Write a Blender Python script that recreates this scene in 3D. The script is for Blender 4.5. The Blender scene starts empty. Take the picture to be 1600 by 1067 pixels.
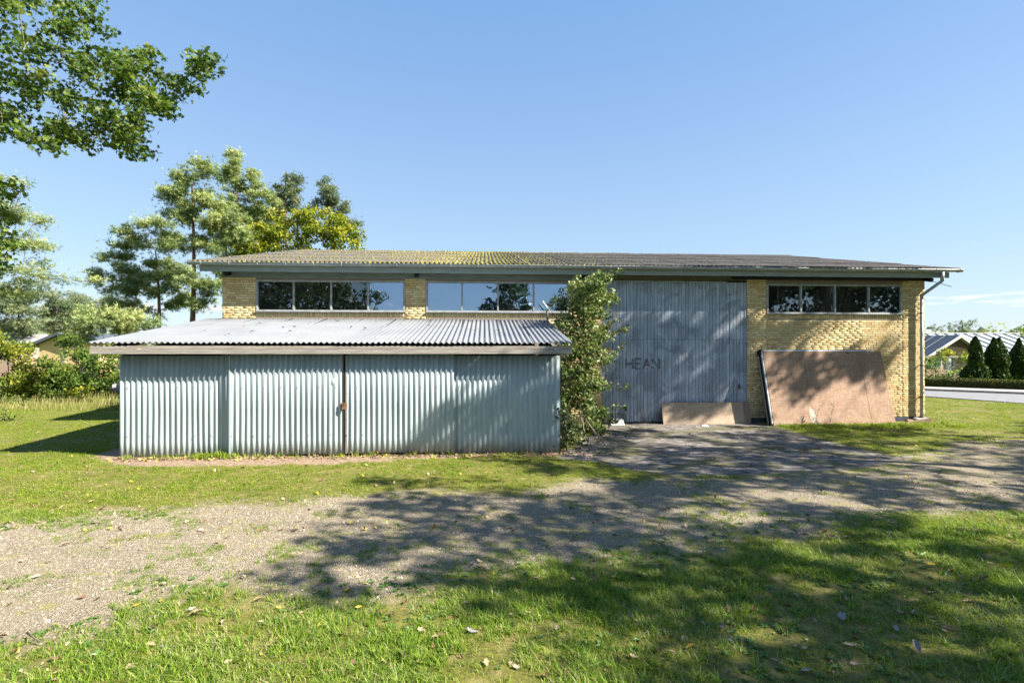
import bpy, math, random
import numpy as np
from mathutils import Vector, Matrix
random.seed(7)
RNG = np.random.default_rng(11)
scene = bpy.context.scene
col = scene.collection
PI = math.pi
R = math.radians

# ------------------------------------------------------------------ camera
FPX, CAMH, HORIZ, YAW = 760.0, 2.10, 548.0, R(3.3)      # survey of the photograph, 1600 px wide
CC, SS = math.cos(YAW), math.sin(YAW)
cd = bpy.data.cameras.new('camera'); cam = bpy.data.objects.new('camera', cd); col.objects.link(cam)
cam.location = (0, 0, CAMH); cam.rotation_euler = (R(90), 0, -YAW)
cd.sensor_width = 36; cd.lens = 36 * FPX / 1600
cd.shift_y = (HORIZ - 533.5) / 1600
cd.clip_start = 0.05; cd.clip_end = 3000
scene.camera = cam

# ------------------------------------------------------------------ sky, sun, exposure
SUN = Vector((-1.17, 0.45, -1.0)).normalized()
sun_el = math.asin(-SUN.z); sun_rot = math.atan2(-SUN.x, -SUN.y)
world = bpy.data.worlds.new('World'); scene.world = world; world.use_nodes = True
wn, wl = world.node_tree.nodes, world.node_tree.links
bg = wn['Background']; bg.inputs['Strength'].default_value = 0.085
sky = wn.new('ShaderNodeTexSky'); sky.sky_type = 'NISHITA'; sky.sun_disc = False
sky.sun_elevation = sun_el; sky.sun_rotation = sun_rot
sky.altitude = 50; sky.air_density = 1.0; sky.dust_density = 0.5; sky.ozone_density = 1.6
def wmath(op, a, b=None, clamp=False):
    n = wn.new('ShaderNodeMath'); n.operation = op; n.use_clamp = clamp
    for i, v in enumerate((a, b)):
        if v is None: continue
        if isinstance(v, (int, float)): n.inputs[i].default_value = v
        else: wl.new(v, n.inputs[i])
    return n.outputs[0]
tc = wn.new('ShaderNodeTexCoord')
sp = wn.new('ShaderNodeSeparateXYZ'); wl.new(tc.outputs['Generated'], sp.inputs[0])
mp = wn.new('ShaderNodeMapping'); mp.inputs['Scale'].default_value = (17, 17, 120); mp.inputs['Location'].default_value = (3.1, 1.7, 0.45)
wl.new(tc.outputs['Generated'], mp.inputs[0])
nz = wn.new('ShaderNodeTexNoise'); nz.inputs['Scale'].default_value = 1.0; nz.inputs['Detail'].default_value = 7; nz.inputs['Roughness'].default_value = .55
wl.new(mp.outputs[0], nz.inputs['Vector'])
band = wmath('SUBTRACT', 1.0, wmath('MULTIPLY', wmath('ABSOLUTE', wmath('SUBTRACT', sp.outputs['Z'], 0.073)), 26.0), True)
cl = wmath('MULTIPLY', wmath('SUBTRACT', wmath('MULTIPLY', nz.outputs[0], band), 0.40), 7.0, True)
cl = wmath('MULTIPLY', cl, 0.75)
veil = wn.new('ShaderNodeMixRGB'); veil.inputs[0].default_value = .82; wl.new(sky.outputs[0], veil.inputs[1])
grd = wn.new('ShaderNodeValToRGB'); wl.new(sp.outputs['Z'], grd.inputs[0]); ge = grd.color_ramp.elements
for k_, (p_, c_) in enumerate(((0.0, (.66, .80, .96)), (.2, (.49, .71, .96)), (.42, (.335, .56, .93)), (.6, (.235, .475, .90)), (1.0, (.15, .36, .80)))):
    if k_ > 0 and k_ < 4: ge.new(p_)
    ge[k_].position = p_; ge[k_].color = (*c_, 1)
gsc = wn.new('ShaderNodeMixRGB'); gsc.blend_type = 'MULTIPLY'; gsc.inputs[0].default_value = 1; gsc.inputs[2].default_value = (3, 3, 3, 1); wl.new(grd.outputs[0], gsc.inputs[1])
wl.new(gsc.outputs[0], veil.inputs[2])
mix = wn.new('ShaderNodeMixRGB'); wl.new(cl, mix.inputs[0]); mix.inputs[2].default_value = (3.6, 3.75, 3.95, 1)
wl.new(veil.outputs[0], mix.inputs[1])
wl.new(mix.outputs[0], bg.inputs['Color'])

sl = bpy.data.lights.new('sun', 'SUN'); sl.energy = 5.0; sl.angle = R(0.55); sl.color = (1.0, 0.93, 0.82)
so = bpy.data.objects.new('sun', sl); so.rotation_euler = SUN.to_track_quat('-Z', 'Y').to_euler(); col.objects.link(so)
scene.view_settings.view_transform = 'Standard'; scene.view_settings.look = 'None'
scene.view_settings.gamma = 1.0; scene.view_settings.use_curve_mapping = False
scene.view_settings.exposure = 1.85

# ------------------------------------------------------------------ survey helpers (photo reading -> metres)
def ray(px, py):
    a = (px - 800) / FPX; b = (HORIZ - py) / FPX
    return np.array((a * CC + SS, -a * SS + CC, b))
def at_y(px, py, Y):
    r = ray(px, py); return np.array((0, 0, CAMH)) + r * (Y / r[1])
def on_ground(px, py, z=0.0):
    r = ray(px, py); return np.array((0, 0, CAMH)) + r * ((z - CAMH) / r[2])
def at_d(px, py, d):
    return np.array((0, 0, CAMH)) + ray(px, py) * d
def proj(P):
    P = np.atleast_2d(P)
    l = P[:, 0] * CC - P[:, 1] * SS; d = P[:, 0] * SS + P[:, 1] * CC
    dd = np.where(np.abs(d) < 1e-3, 1e-3, d)
    return 800 + FPX * l / dd, HORIZ - FPX * (P[:, 2] - CAMH) / dd, d

# ------------------------------------------------------------------ object helpers
def tag(o, label=None, cat=None, group=None, kind=None):
    if label: o['label'] = label
    if cat: o['category'] = cat
    if group: o['group'] = group
    if kind: o['kind'] = kind
    return o
def empty(name, loc=(0, 0, 0)):
    o = bpy.data.objects.new(name, None); o.location = loc; o.empty_display_size = .2; col.objects.link(o); return o
def link(name, me, parent=None, mat=None, loc=None, rot=None):
    if mat is not None and not me.materials: me.materials.append(mat)
    o = bpy.data.objects.new(name, me); col.objects.link(o)
    if parent is not None:
        o.parent = parent
        o.matrix_parent_inverse = Matrix.Translation(-world_loc(parent))
    if loc is not None: o.location = loc
    if rot is not None: o.rotation_euler = rot
    return o
def world_loc(o):
    v = Vector(o.location)
    p = o
    while p.parent is not None:
        break
    return v
def mesh_np(name, V, F, smooth=False, attrs=None):
    """V (n,3); F list of equal-length faces array (m,k)"""
    me = bpy.data.meshes.new(name)
    V = np.asarray(V, dtype=np.float32); F = np.asarray(F, dtype=np.int32)
    me.vertices.add(len(V)); me.vertices.foreach_set('co', V.ravel())
    m, k = F.shape
    me.loops.add(m * k); me.loops.foreach_set('vertex_index', F.ravel())
    me.polygons.add(m); me.polygons.foreach_set('loop_start', np.arange(0, m * k, k, dtype=np.int32))
    if smooth: me.polygons.foreach_set('use_smooth', np.ones(m, dtype=bool))
    if attrs:
        for an, av in attrs.items():
            a = me.attributes.new(an, 'FLOAT', 'POINT'); a.data.foreach_set('value', np.asarray(av, dtype=np.float32))
    me.update(calc_edges=True)
    return me
class MB:
    def __init__(s): s.v = []; s.f = []; s.t = []
    def add(s, vs, fs, tint=0.0):
        b = len(s.v); s.v += [tuple(map(float, v)) for v in vs]; s.f += [tuple(b + i for i in f) for f in fs]; s.t += [tint] * len(vs); return s
    def box(s, x0, x1, y0, y1, z0, z1, tint=0.0):
        return s.add([(x0, y0, z0), (x1, y0, z0), (x1, y1, z0), (x0, y1, z0), (x0, y0, z1), (x1, y0, z1), (x1, y1, z1), (x0, y1, z1)],
                     [(3, 2, 1, 0), (4, 5, 6, 7), (0, 1, 5, 4), (1, 2, 6, 5), (2, 3, 7, 6), (3, 0, 4, 7)], tint)
    def hull(s, lo, hi, tint=0.0):
        """lo, hi: matching rings of points (ccw from above)"""
        n = len(lo)
        return s.add(list(lo) + list(hi), [tuple(range(n - 1, -1, -1)), tuple(range(n, 2 * n))] + [(i, (i + 1) % n, n + (i + 1) % n, n + i) for i in range(n)], tint)
    def tube(s, pts, rad, n=6, caps=True):
        pts = [Vector(p) for p in pts]
        if isinstance(rad, (int, float)): rad = [rad] * len(pts)
        vs = []; fs = []
        up = Vector((0, 0, 1))
        d0 = (pts[1] - pts[0]).normalized()
        u = d0.cross(up)
        if u.length < 1e-3: u = Vector((1, 0, 0))
        u.normalize()
        for i, p in enumerate(pts):
            d = (pts[min(i + 1, len(pts) - 1)] - pts[max(i - 1, 0)])
            if d.length < 1e-9: d = d0
            d.normalize()
            u = (u - d * u.dot(d))
            if u.length < 1e-4: u = d.orthogonal()
            u.normalize(); w = d.cross(u)
            for k in range(n):
                a = 2 * PI * k / n
                vs.append(p + (u * math.cos(a) + w * math.sin(a)) * rad[i])
        for i in range(len(pts) - 1):
            for k in range(n):
                fs.append((i * n + k, i * n + (k + 1) % n, (i + 1) * n + (k + 1) % n, (i + 1) * n + k))
        if caps: fs.append(tuple(range(n - 1, -1, -1))); fs.append(tuple(range((len(pts) - 1) * n, len(pts) * n)))
        return s.add(vs, fs)
    def mesh(s, name, smooth=False):
        me = bpy.data.meshes.new(name); me.from_pydata(s.v, [], s.f)
        if smooth: me.polygons.foreach_set('use_smooth', [True] * len(s.f))
        if any(s.t):
            a = me.attributes.new('tint', 'FLOAT', 'POINT'); a.data.foreach_set('value', s.t)
        me.update(); return me
    def build(s, name, mat, parent=None, smooth=False):
        return link(name, s.mesh(name, smooth), parent, mat)
def bevel(o, w=.006, seg=2):
    m = o.modifiers.new('bevel', 'BEVEL'); m.width = w; m.segments = seg; m.limit_method = 'ANGLE'
    return o
def vnoise(x, y, seed=0):
    """smooth value noise 0..1"""
    x = np.asarray(x, float); y = np.asarray(y, float)
    xi = np.floor(x).astype(np.int64); yi = np.floor(y).astype(np.int64); xf = x - xi; yf = y - yi
    def h(a, b):
        n = (a * 374761393 + b * 668265263 + seed * 974711) & 0x7fffffff
        n = ((n ^ (n >> 13)) * 1274126177) & 0x7fffffff
        return ((n ^ (n >> 16)) & 0xffff) / 65535.0
    u = xf * xf * (3 - 2 * xf); v = yf * yf * (3 - 2 * yf)
    return (h(xi, yi) * (1 - u) + h(xi + 1, yi) * u) * (1 - v) + (h(xi, yi + 1) * (1 - u) + h(xi + 1, yi + 1) * u) * v
def fbm(x, y, seed=0, o=4):
    t = 0; a = .5; s = 0
    for i in range(o):
        t = t + a * vnoise(x * 2 ** i, y * 2 ** i, seed + i); s += a; a *= .5
    return t / s

# ------------------------------------------------------------------ material helpers
class NM:
    def __init__(s, name):
        s.m = bpy.data.materials.new(name); s.m.use_nodes = True
        s.n = s.m.node_tree.nodes; s.l = s.m.node_tree.links
        s.b = s.n['Principled BSDF']; s.b.inputs['Specular IOR Level'].default_value = .3
    def put(s, node, i, v):
        if v is None: return
        if hasattr(v, 'is_output') : s.l.new(v, node.inputs[i])
        elif isinstance(v, tuple) and len(v) == 3 and node.inputs[i].type == 'RGBA': node.inputs[i].default_value = (*v, 1)
        else: node.inputs[i].default_value = v
    def coord(s, scale=(1, 1, 1), kind='Object', rot=(0, 0, 0)):
        t = s.n.new('ShaderNodeTexCoord'); m = s.n.new('ShaderNodeMapping'); m.inputs['Scale'].default_value = scale; m.inputs['Rotation'].default_value = rot
        s.l.new(t.outputs[kind], m.inputs[0]); return m.outputs[0]
    def noise(s, vec, scale=5, detail=4, rough=.55, dist=0):
        t = s.n.new('ShaderNodeTexNoise'); s.put(t, 'Vector', vec); t.inputs['Scale'].default_value = scale
        t.inputs['Detail'].default_value = detail; t.inputs['Roughness'].default_value = rough; t.inputs['Distortion'].default_value = dist
        return t.outputs[0]
    def voro(s, vec, scale=5, feat='F1', out='Distance'):
        t = s.n.new('ShaderNodeTexVoronoi'); s.put(t, 'Vector', vec); t.inputs['Scale'].default_value = scale; t.feature = feat
        return t.outputs[out]
    def ramp(s, fac, stops):
        t = s.n.new('ShaderNodeValToRGB'); s.l.new(fac, t.inputs[0]); e = t.color_ramp.elements
        while len(e) < len(stops): e.new(.5)
        for k, (p, c) in enumerate(stops):
            e[k].position = p; e[k].color = (*c, 1) if isinstance(c, tuple) else (c, c, c, 1)
        return t.outputs[0]
    def mix(s, f, a, b, mode='MIX'):
        t = s.n.new('ShaderNodeMixRGB'); t.blend_type = mode; s.put(t, 0, f); s.put(t, 1, a); s.put(t, 2, b); return t.outputs[0]
    def math(s, op, a, b=None, clamp=False):
        t = s.n.new('ShaderNodeMath'); t.operation = op; t.use_clamp = clamp; s.put(t, 0, a); s.put(t, 1, b); return t.outputs[0]
    def attr(s, name):
        t = s.n.new('ShaderNodeAttribute'); t.attribute_name = name; return t.outputs['Fac']
    def rnd(s):
        return s.n.new('ShaderNodeObjectInfo').outputs['Random']
    def bump(s, h, strength=.5, dist=.01, prev=None):
        t = s.n.new('ShaderNodeBump'); t.inputs['Strength'].default_value = strength; t.inputs['Distance'].default_value = dist
        s.l.new(h, t.inputs['Height'])
        if prev is not None: s.l.new(prev, t.inputs['Normal'])
        return t.outputs[0]
    def out(s, colr=None, rough=None, normal=None, metal=None):
        if colr is not None: s.put(s.b, 'Base Color', colr)
        if rough is not None: s.put(s.b, 'Roughness', rough)
        if normal is not None: s.l.new(normal, s.b.inputs['Normal'])
        if metal is not None: s.put(s.b, 'Metallic', metal)
        return s.m
def plain(name, c, c2=None, rough=.7, scale=6, stretch=(1, 1, 1), bumpd=.002, metal=0, c3=None):
    m = NM(name); v = m.coord(stretch)
    n = m.noise(v, scale, 6, .6)
    c2 = c2 or tuple(x * .72 for x in c)
    st = [(.32, c2), (.62, c)]
    if c3: st.append((.8, c3))
    cc = m.ramp(n, st)
    return m.out(cc, rough, m.bump(m.noise(v, scale * 7, 4), .5, bumpd), metal)
def leafmat(name, stops, trans=.35, rough=.55, attr='tint', spec=.25):
    m = NM(name)
    c = m.ramp(m.attr(attr), stops)
    m.b.inputs['Specular IOR Level'].default_value = spec
    m.out(c, rough)
    tr = m.n.new('ShaderNodeBsdfTranslucent'); m.l.new(m.mix(1.0, c, (1.15, 1.2, .55), 'MULTIPLY'), tr.inputs[0])
    mx = m.n.new('ShaderNodeMixShader'); mx.inputs[0].default_value = trans
    m.l.new(m.b.outputs[0], mx.inputs[1]); m.l.new(tr.outputs[0], mx.inputs[2])
    m.l.new(mx.outputs[0], m.n['Material Output'].inputs[0])
    return m.m

M = {}
# yellow brick, one random tone for each brick
m = NM('yellow_brick'); v = m.coord((1, 1, 1))
t = m.math('FRACT', m.math('ADD', m.math('MULTIPLY', m.rnd(), 1.0), m.math('MULTIPLY', m.attr('tint'), 7.31)))
c = m.ramp(t, [(.0, (.515, .359, .152)), (.25, (.626, .460, .216)), (.5, (.699, .543, .276)), (.8, (.754, .616, .350)), (.96, (.478, .322, .138))])
geo = m.n.new('ShaderNodeNewGeometry')
c = m.mix(m.ramp(m.noise(geo.outputs['Position'], 35, 4), [(.35, 0.0), (.75, .35)]), c, (.48, .34, .17))
c = m.mix(m.ramp(m.noise(geo.outputs['Position'], .9, 6, .65), [(.42, 0.0), (.72, .5)]), c, (.42, .33, .19))
sxb = m.n.new('ShaderNodeSeparateXYZ'); m.l.new(geo.outputs['Position'], sxb.inputs[0])
damp = m.math('MULTIPLY', m.math('SUBTRACT', .75, sxb.outputs['Z']), 1.4, True)
c = m.mix(m.math('MULTIPLY', damp, m.ramp(m.noise(geo.outputs['Position'], 4, 6, .7), [(.4, 0.0), (.65, .8)])), c, (.20, .17, .09))
M['brick'] = m.out(c, .85, m.bump(m.noise(geo.outputs['Position'], 90, 4), .6, .003))
M['mortar'] = plain('mortar', (.275, .231, .175), (.175, .150, .112), .95, 20, bumpd=.004)
M['plinth'] = plain('tarred_plinth', (.06, .07, .09), (.03, .035, .045), .8, 5)
M['zinc'] = plain('weathered_zinc', (.42, .45, .46), (.25, .28, .29), .5, 3, (1, 6, 6), .001, .35, (.55, .57, .57))
M['fascia'] = plain('faded_green_fascia', (.30, .345, .33), (.20, .235, .225), .75, 3, (1, 12, 12), .002, 0, (.40, .43, .40))
M['soffit'] = plain('grey_green_board', (.21, .25, .24), (.14, .17, .165), .75, 3, (1, 8, 8))
M['dark_beam'] = plain('black_beam', (.012, .012, .014), (.006, .006, .007), .6, 4)
M['dark_wood'] = plain('dark_soffit_wood', (.05, .045, .04), (.025, .022, .02), .85, 4, (1, 10, 10))
M['frame'] = plain('grey_white_window_paint', (.357, .365, .357), (.221, .230, .230), .55, 8, (.850, .850, .850), .001, 0, (.510, .510, .493))
M['white_frame'] = plain('white_paint', (.648, .648, .630), (.495, .495, .477), .5, 8)
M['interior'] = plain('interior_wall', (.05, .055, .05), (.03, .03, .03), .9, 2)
# main roof sheet
m = NM('mossy_fibre_cement'); g = m.n.new('ShaderNodeNewGeometry'); P = g.outputs['Position']
sx = m.n.new('ShaderNodeSeparateXYZ'); m.l.new(P, sx.inputs[0])
base = m.ramp(m.noise(P, 3.2, 7, .65), [(.32, (.041, .037, .037)), (.55, (.088, .078, .075)), (.78, (.163, .150, .143))])
spots = m.ramp(m.noise(P, 26, 4, .7), [(.5, 0.0), (.62, .8)])
base = m.mix(spots, base, (.22, .205, .18))
mx_ = m.math('MULTIPLY', m.math('SUBTRACT', 6.5, sx.outputs['X']), .13, True)     # moss grows on the tree side of the roof
ph_ = m.math('SINE', m.math('MULTIPLY', m.math('ADD', sx.outputs['X'], 7.86), 2 * PI / .127))
mn = m.math('MULTIPLY', m.ramp(m.math('SUBTRACT', m.noise(P, 7, 6, .7), m.math('MULTIPLY', ph_, .10)), [(.44, 0.0), (.60, 1.0)]), mx_)
mossc = m.ramp(m.noise(P, 14, 4), [(.3, (.15, .15, .02)), (.5, (.32, .30, .035)), (.7, (.48, .40, .06))])
cc = m.mix(mn, base, mossc)
M['roof'] = m.out(cc, .95, m.bump(m.math('ADD', m.math('MULTIPLY', mn, 1.5), m.noise(P, 40, 5, .7)), .9, .03))
# shed roof sheet
m = NM('pale_corrugated_roof'); g = m.n.new('ShaderNodeNewGeometry'); P = g.outputs['Position']
b1 = m.ramp(m.noise(P, 1.1, 6, .6), [(.3, (.132, .144, .160)), (.65, (.172, .186, .204))])
b1 = m.mix(m.ramp(m.noise(P, 9, 5, .7), [(.55, 0.0), (.8, .45)]), b1, (.13, .13, .125))
M['shed_roof'] = m.out(m.mix(m.rnd(), b1, m.mix(.08, b1, (.3, .3, .3))), .6, m.bump(m.noise(P, 60, 3), .2, .002))
# shed front sheet
m = NM('pale_green_corrugated_paint'); g = m.n.new('ShaderNodeNewGeometry'); P = g.outputs['Position']
mpn = m.n.new('ShaderNodeMapping'); mpn.inputs['Scale'].default_value = (5, 5, .5); m.l.new(P, mpn.inputs[0])
b1 = m.ramp(m.noise(mpn.outputs[0], 1.2, 6, .6), [(.3, (.261, .321, .330)), (.6, (.340, .400, .411)), (.85, (.396, .449, .463))])
b1 = m.mix(m.ramp(m.noise(P, 24, 5, .7), [(.6, 0.0), (.75, .5)]), b1, (.30, .31, .27))
sx = m.n.new('ShaderNodeSeparateXYZ'); m.l.new(P, sx.inputs[0])
spl = m.math('MULTIPLY', m.math('SUBTRACT', .34, sx.outputs['Z']), 2.6, True)
spl = m.math('MULTIPLY', spl, m.ramp(m.noise(P, 6, 6, .7), [(.35, 0.0), (.65, 1.0)]))
M['shed_front'] = m.out(m.mix(m.math('MULTIPLY', spl, .75), b1, (.22, .20, .14)), .5, m.bump(m.noise(P, 50, 3), .15, .002))
M['weathered_wood'] = plain('weathered_fascia_wood', (.352, .320, .288), (.192, .172, .152), .85, 2.2, (1, 16, 16), .004, 0, (.448, .424, .392))
# door boards
m = NM('faded_blue_grey_boards'); g = m.n.new('ShaderNodeNewGeometry'); P = g.outputs['Position']
mpn = m.n.new('ShaderNodeMapping'); mpn.inputs['Scale'].default_value = (14, 14, .9); m.l.new(P, mpn.inputs[0])
b1 = m.ramp(m.noise(mpn.outputs[0], 1.6, 7, .65), [(.28, (.219, .256, .315)), (.5, (.369, .426, .509)), (.75, (.577, .645, .734))])
b1 = m.mix(m.math('MULTIPLY', m.rnd(), .4), b1, (.17, .195, .24))
smear = m.ramp(m.noise(P, 1.5, 7, .72, .8), [(.47, 0.0), (.60, .75)])
b1 = m.mix(smear, b1, (.19, .21, .25))
sx = m.n.new('ShaderNodeSeparateXYZ'); m.l.new(P, sx.inputs[0])
low = m.math('MULTIPLY', m.math('SUBTRACT', .7, sx.outputs['Z']), 1.5, True)
low = m.math('MULTIPLY', low, m.ramp(m.noise(mpn.outputs[0], 1.5, 6, .7), [(.4, 0.0), (.6, 1.0)]))
b1 = m.mix(low, b1, (.085, .075, .06))
M['boards'] = m.out(b1, .8, m.bump(m.noise(mpn.outputs[0], 6, 5), .5, .004))
M['old_paint_black'] = plain('worn_black_letter_paint', (.085, .098, .125), (.2, .225, .26), .9, 40)
M['old_paint_red'] = plain('worn_red_letter_paint', (.125, .075, .10), (.21, .19, .23), .9, 40)
# plywood
def ply(name, a, b):
    m = NM(name); v = m.coord((1, 1, 1))
    c = m.ramp(m.noise(m.coord((1, 1, 4.5)), 1.9, 8, .62, 1.3), [(.3, a), (.5, b), (.58, a), (.72, b)])
    c = m.mix(m.ramp(m.noise(m.coord(), 2.2, 6, .65), [(.45, 0.0), (.72, .5)]), c, tuple(x * .6 for x in a))
    c = m.mix(m.ramp(m.noise(m.coord((8, 8, 1)), 2.5, 5), [(.5, 0.0), (.8, .35)]), c, (.52, .47, .42))
    return m.out(c, .8, m.bump(m.noise(m.coord((30, 30, 4)), 3, 4), .3, .002))
M['ply'] = ply('red_brown_plywood', (.266, .163, .101), (.333, .217, .143))
M['ply2'] = ply('pale_plywood', (.328, .238, .156), (.410, .307, .213))
M['ply_edge'] = plain('plywood_edge', (.28, .2, .14), (.15, .1, .07), .9, 20)
M['rust'] = plain('rust', (.22, .11, .06), (.11, .05, .03), .9, 20)
M['pale_bits'] = plain('pale_scrap', (.7, .7, .68), (.5, .5, .48), .7, 10)
M['concrete'] = plain('old_concrete', (.36, .34, .31), (.2, .19, .17), .95, 9, bumpd=.006)
M['clay'] = plain('brown_clay', (.26, .17, .12), (.13, .085, .06), .9, 12, bumpd=.006)
M['asphalt'] = plain('grey_asphalt', (.19, .19, .20), (.14, .14, .15), .85, 3, bumpd=.003)
M['paving'] = plain('pale_paving', (.36, .34, .33), (.27, .26, .25), .85, 4)
M['stem'] = plain('grey_brown_bark', (.14, .115, .09), (.06, .05, .04), .95, 12, (1, 1, .3), .01)
M['pale_stem'] = plain('pale_grey_bark', (.24, .21, .18), (.13, .11, .09), .95, 12, (1, 1, .3), .01)
M['pine_bark'] = plain('orange_pine_bark', (.27, .125, .065), (.10, .055, .035), .95, 5, (1, 1, .3), .02)
def glass(name, refl, tint, rough=0.0, ripple=.0, gc=(.8, .9, 1)):
    m = NM(name)
    gl = m.n.new('ShaderNodeBsdfGlossy'); gl.inputs['Roughness'].default_value = rough; gl.inputs['Color'].default_value = (*gc, 1)
    g = m.n.new('ShaderNodeNewGeometry')
    m.l.new(m.bump(m.noise(g.outputs['Position'], 1.3, 2), ripple, .02), gl.inputs['Normal'])
    tr = m.n.new('ShaderNodeBsdfTransparent'); tr.inputs[0].default_value = (*tint, 1)
    dirt = m.n.new('ShaderNodeBsdfDiffuse'); dirt.inputs[0].default_value = (.35, .36, .35, 1)
    fr = m.n.new('ShaderNodeFresnel'); fr.inputs[0].default_value = 1.5
    f = m.math('ADD', fr.outputs[0], refl, True)
    mx = m.n.new('ShaderNodeMixShader'); m.l.new(f, mx.inputs[0]); m.l.new(tr.outputs[0], mx.inputs[1]); m.l.new(gl.outputs[0], mx.inputs[2])
    m2 = m.n.new('ShaderNodeMixShader')
    sp_ = m.n.new('ShaderNodeSeparateXYZ'); m.l.new(g.outputs['Position'], sp_.inputs[0])
    dn = m.ramp(m.noise(g.outputs['Position'], 3.5, 8, .75, 1.5), [(.5, .02), (.75, .16)])
    m.l.new(dn, m2.inputs[0]); m.l.new(mx.outputs[0], m2.inputs[1]); m.l.new(dirt.outputs[0], m2.inputs[2])
    m.l.new(m2.outputs[0], m.n['Material Output'].inputs[0]); return m.m
M['glass'] = glass('dusty_window_glass', .07, (.75, .8, .78), 0, .05)
M['film_glass'] = glass('blue_reflecting_window_glass', .44, (.4, .46, .5), .015, .35, (.52, .68, .88))
M['film'] = plain('clouded_plastic_film', (.50, .56, .60), (.36, .42, .46), .6, 2)

# ------------------------------------------------------------------ ground masks
def poly(pix, z=0): return np.array([on_ground(px, py, z)[:2] for px, py in pix])
gravel_top = [(-260, 835), (-60, 820), (0, 815), (150, 803), (300, 791), (450, 783), (560, 775), (700, 768), (800, 764), (880, 755), (960, 749), (1050, 748), (1130, 746), (1230, 741), (1330, 734), (1400, 722), (1450, 708), (1500, 694), (1600, 684), (1700, 676), (1850, 668)]
gravel_bot = [(1850, 790), (1700, 792), (1600, 800), (1500, 800), (1400, 806), (1300, 822), (1200, 842), (1100, 858), (1000, 872), (900, 885), (780, 900), (700, 908), (600, 930), (500, 932), (440, 918), (380, 896), (310, 905), (255, 940), (200, 975), (100, 1000), (0, 1012), (-260, 1020)]
P_GRAVEL = poly(gravel_top + gravel_bot)
P_APRON = poly([(868, 716), (905, 690), (925, 676), (945, 661), (1190, 661), (1230, 672), (1290, 688), (1350, 702), (1400, 712), (1440, 712), (1400, 722), (1330, 734), (1230, 741), (1130, 743), (1050, 744), (985, 736), (930, 722)])
P_SOIL = poly([(150, 712), (187, 700), (870, 700), (905, 706), (870, 714), (780, 712), (640, 718), (500, 726), (380, 728), (260, 730), (170, 727)])
def sdist(P, poly_):
    """signed distance, positive inside"""
    x, y = P[:, 0], P[:, 1]; n = len(poly_); ins = np.zeros(len(P), bool); d = np.full(len(P), 1e9)
    for i in range(n):
        a = poly_[i]; b = poly_[(i + 1) % n]
        e = b - a; w0 = x - a[0]; w1 = y - a[1]
        t = np.clip((w0 * e[0] + w1 * e[1]) / (e @ e + 1e-12), 0, 1)
        d = np.minimum(d, np.hypot(w0 - t * e[0], w1 - t * e[1]))
        cnd = (a[1] > y) != (b[1] > y)
        with np.errstate(divide='ignore', invalid='ignore'):
            xi = a[0] + (y - a[1]) * e[0] / (e[1] if abs(e[1]) > 1e-12 else 1e-12)
        ins ^= cnd & (x < xi)
    return np.where(ins, d, -d)
def masks(P):
    g = sdist(P, P_GRAVEL) + (fbm(P[:, 0] * 1.7, P[:, 1] * 1.7, 3) - .5) * .7 + (fbm(P[:, 0] * 9, P[:, 1] * 9, 8) - .5) * .22
    a = sdist(P, P_APRON) + (fbm(P[:, 0] * 3, P[:, 1] * 3, 5) - .5) * .22
    s = sdist(P, P_SOIL) + (fbm(P[:, 0] * 2.5, P[:, 1] * 2.5, 6) - .5) * .25
    return g, a, s
def gheight(x, y):
    h = (fbm(x * .55, y * .55, 21) - .5) * .05 + (fbm(x * 2.6, y * 2.6, 22) - .5) * .018
    edge = np.clip(np.minimum.reduce([x + 29, 33 - x, y - .2, 24.5 - y]) / 2.0, 0, 1)
    near_wall = np.clip(np.abs(y - 13.2) / 1.5, .25, 1)
    return h * edge * near_wall

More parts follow.
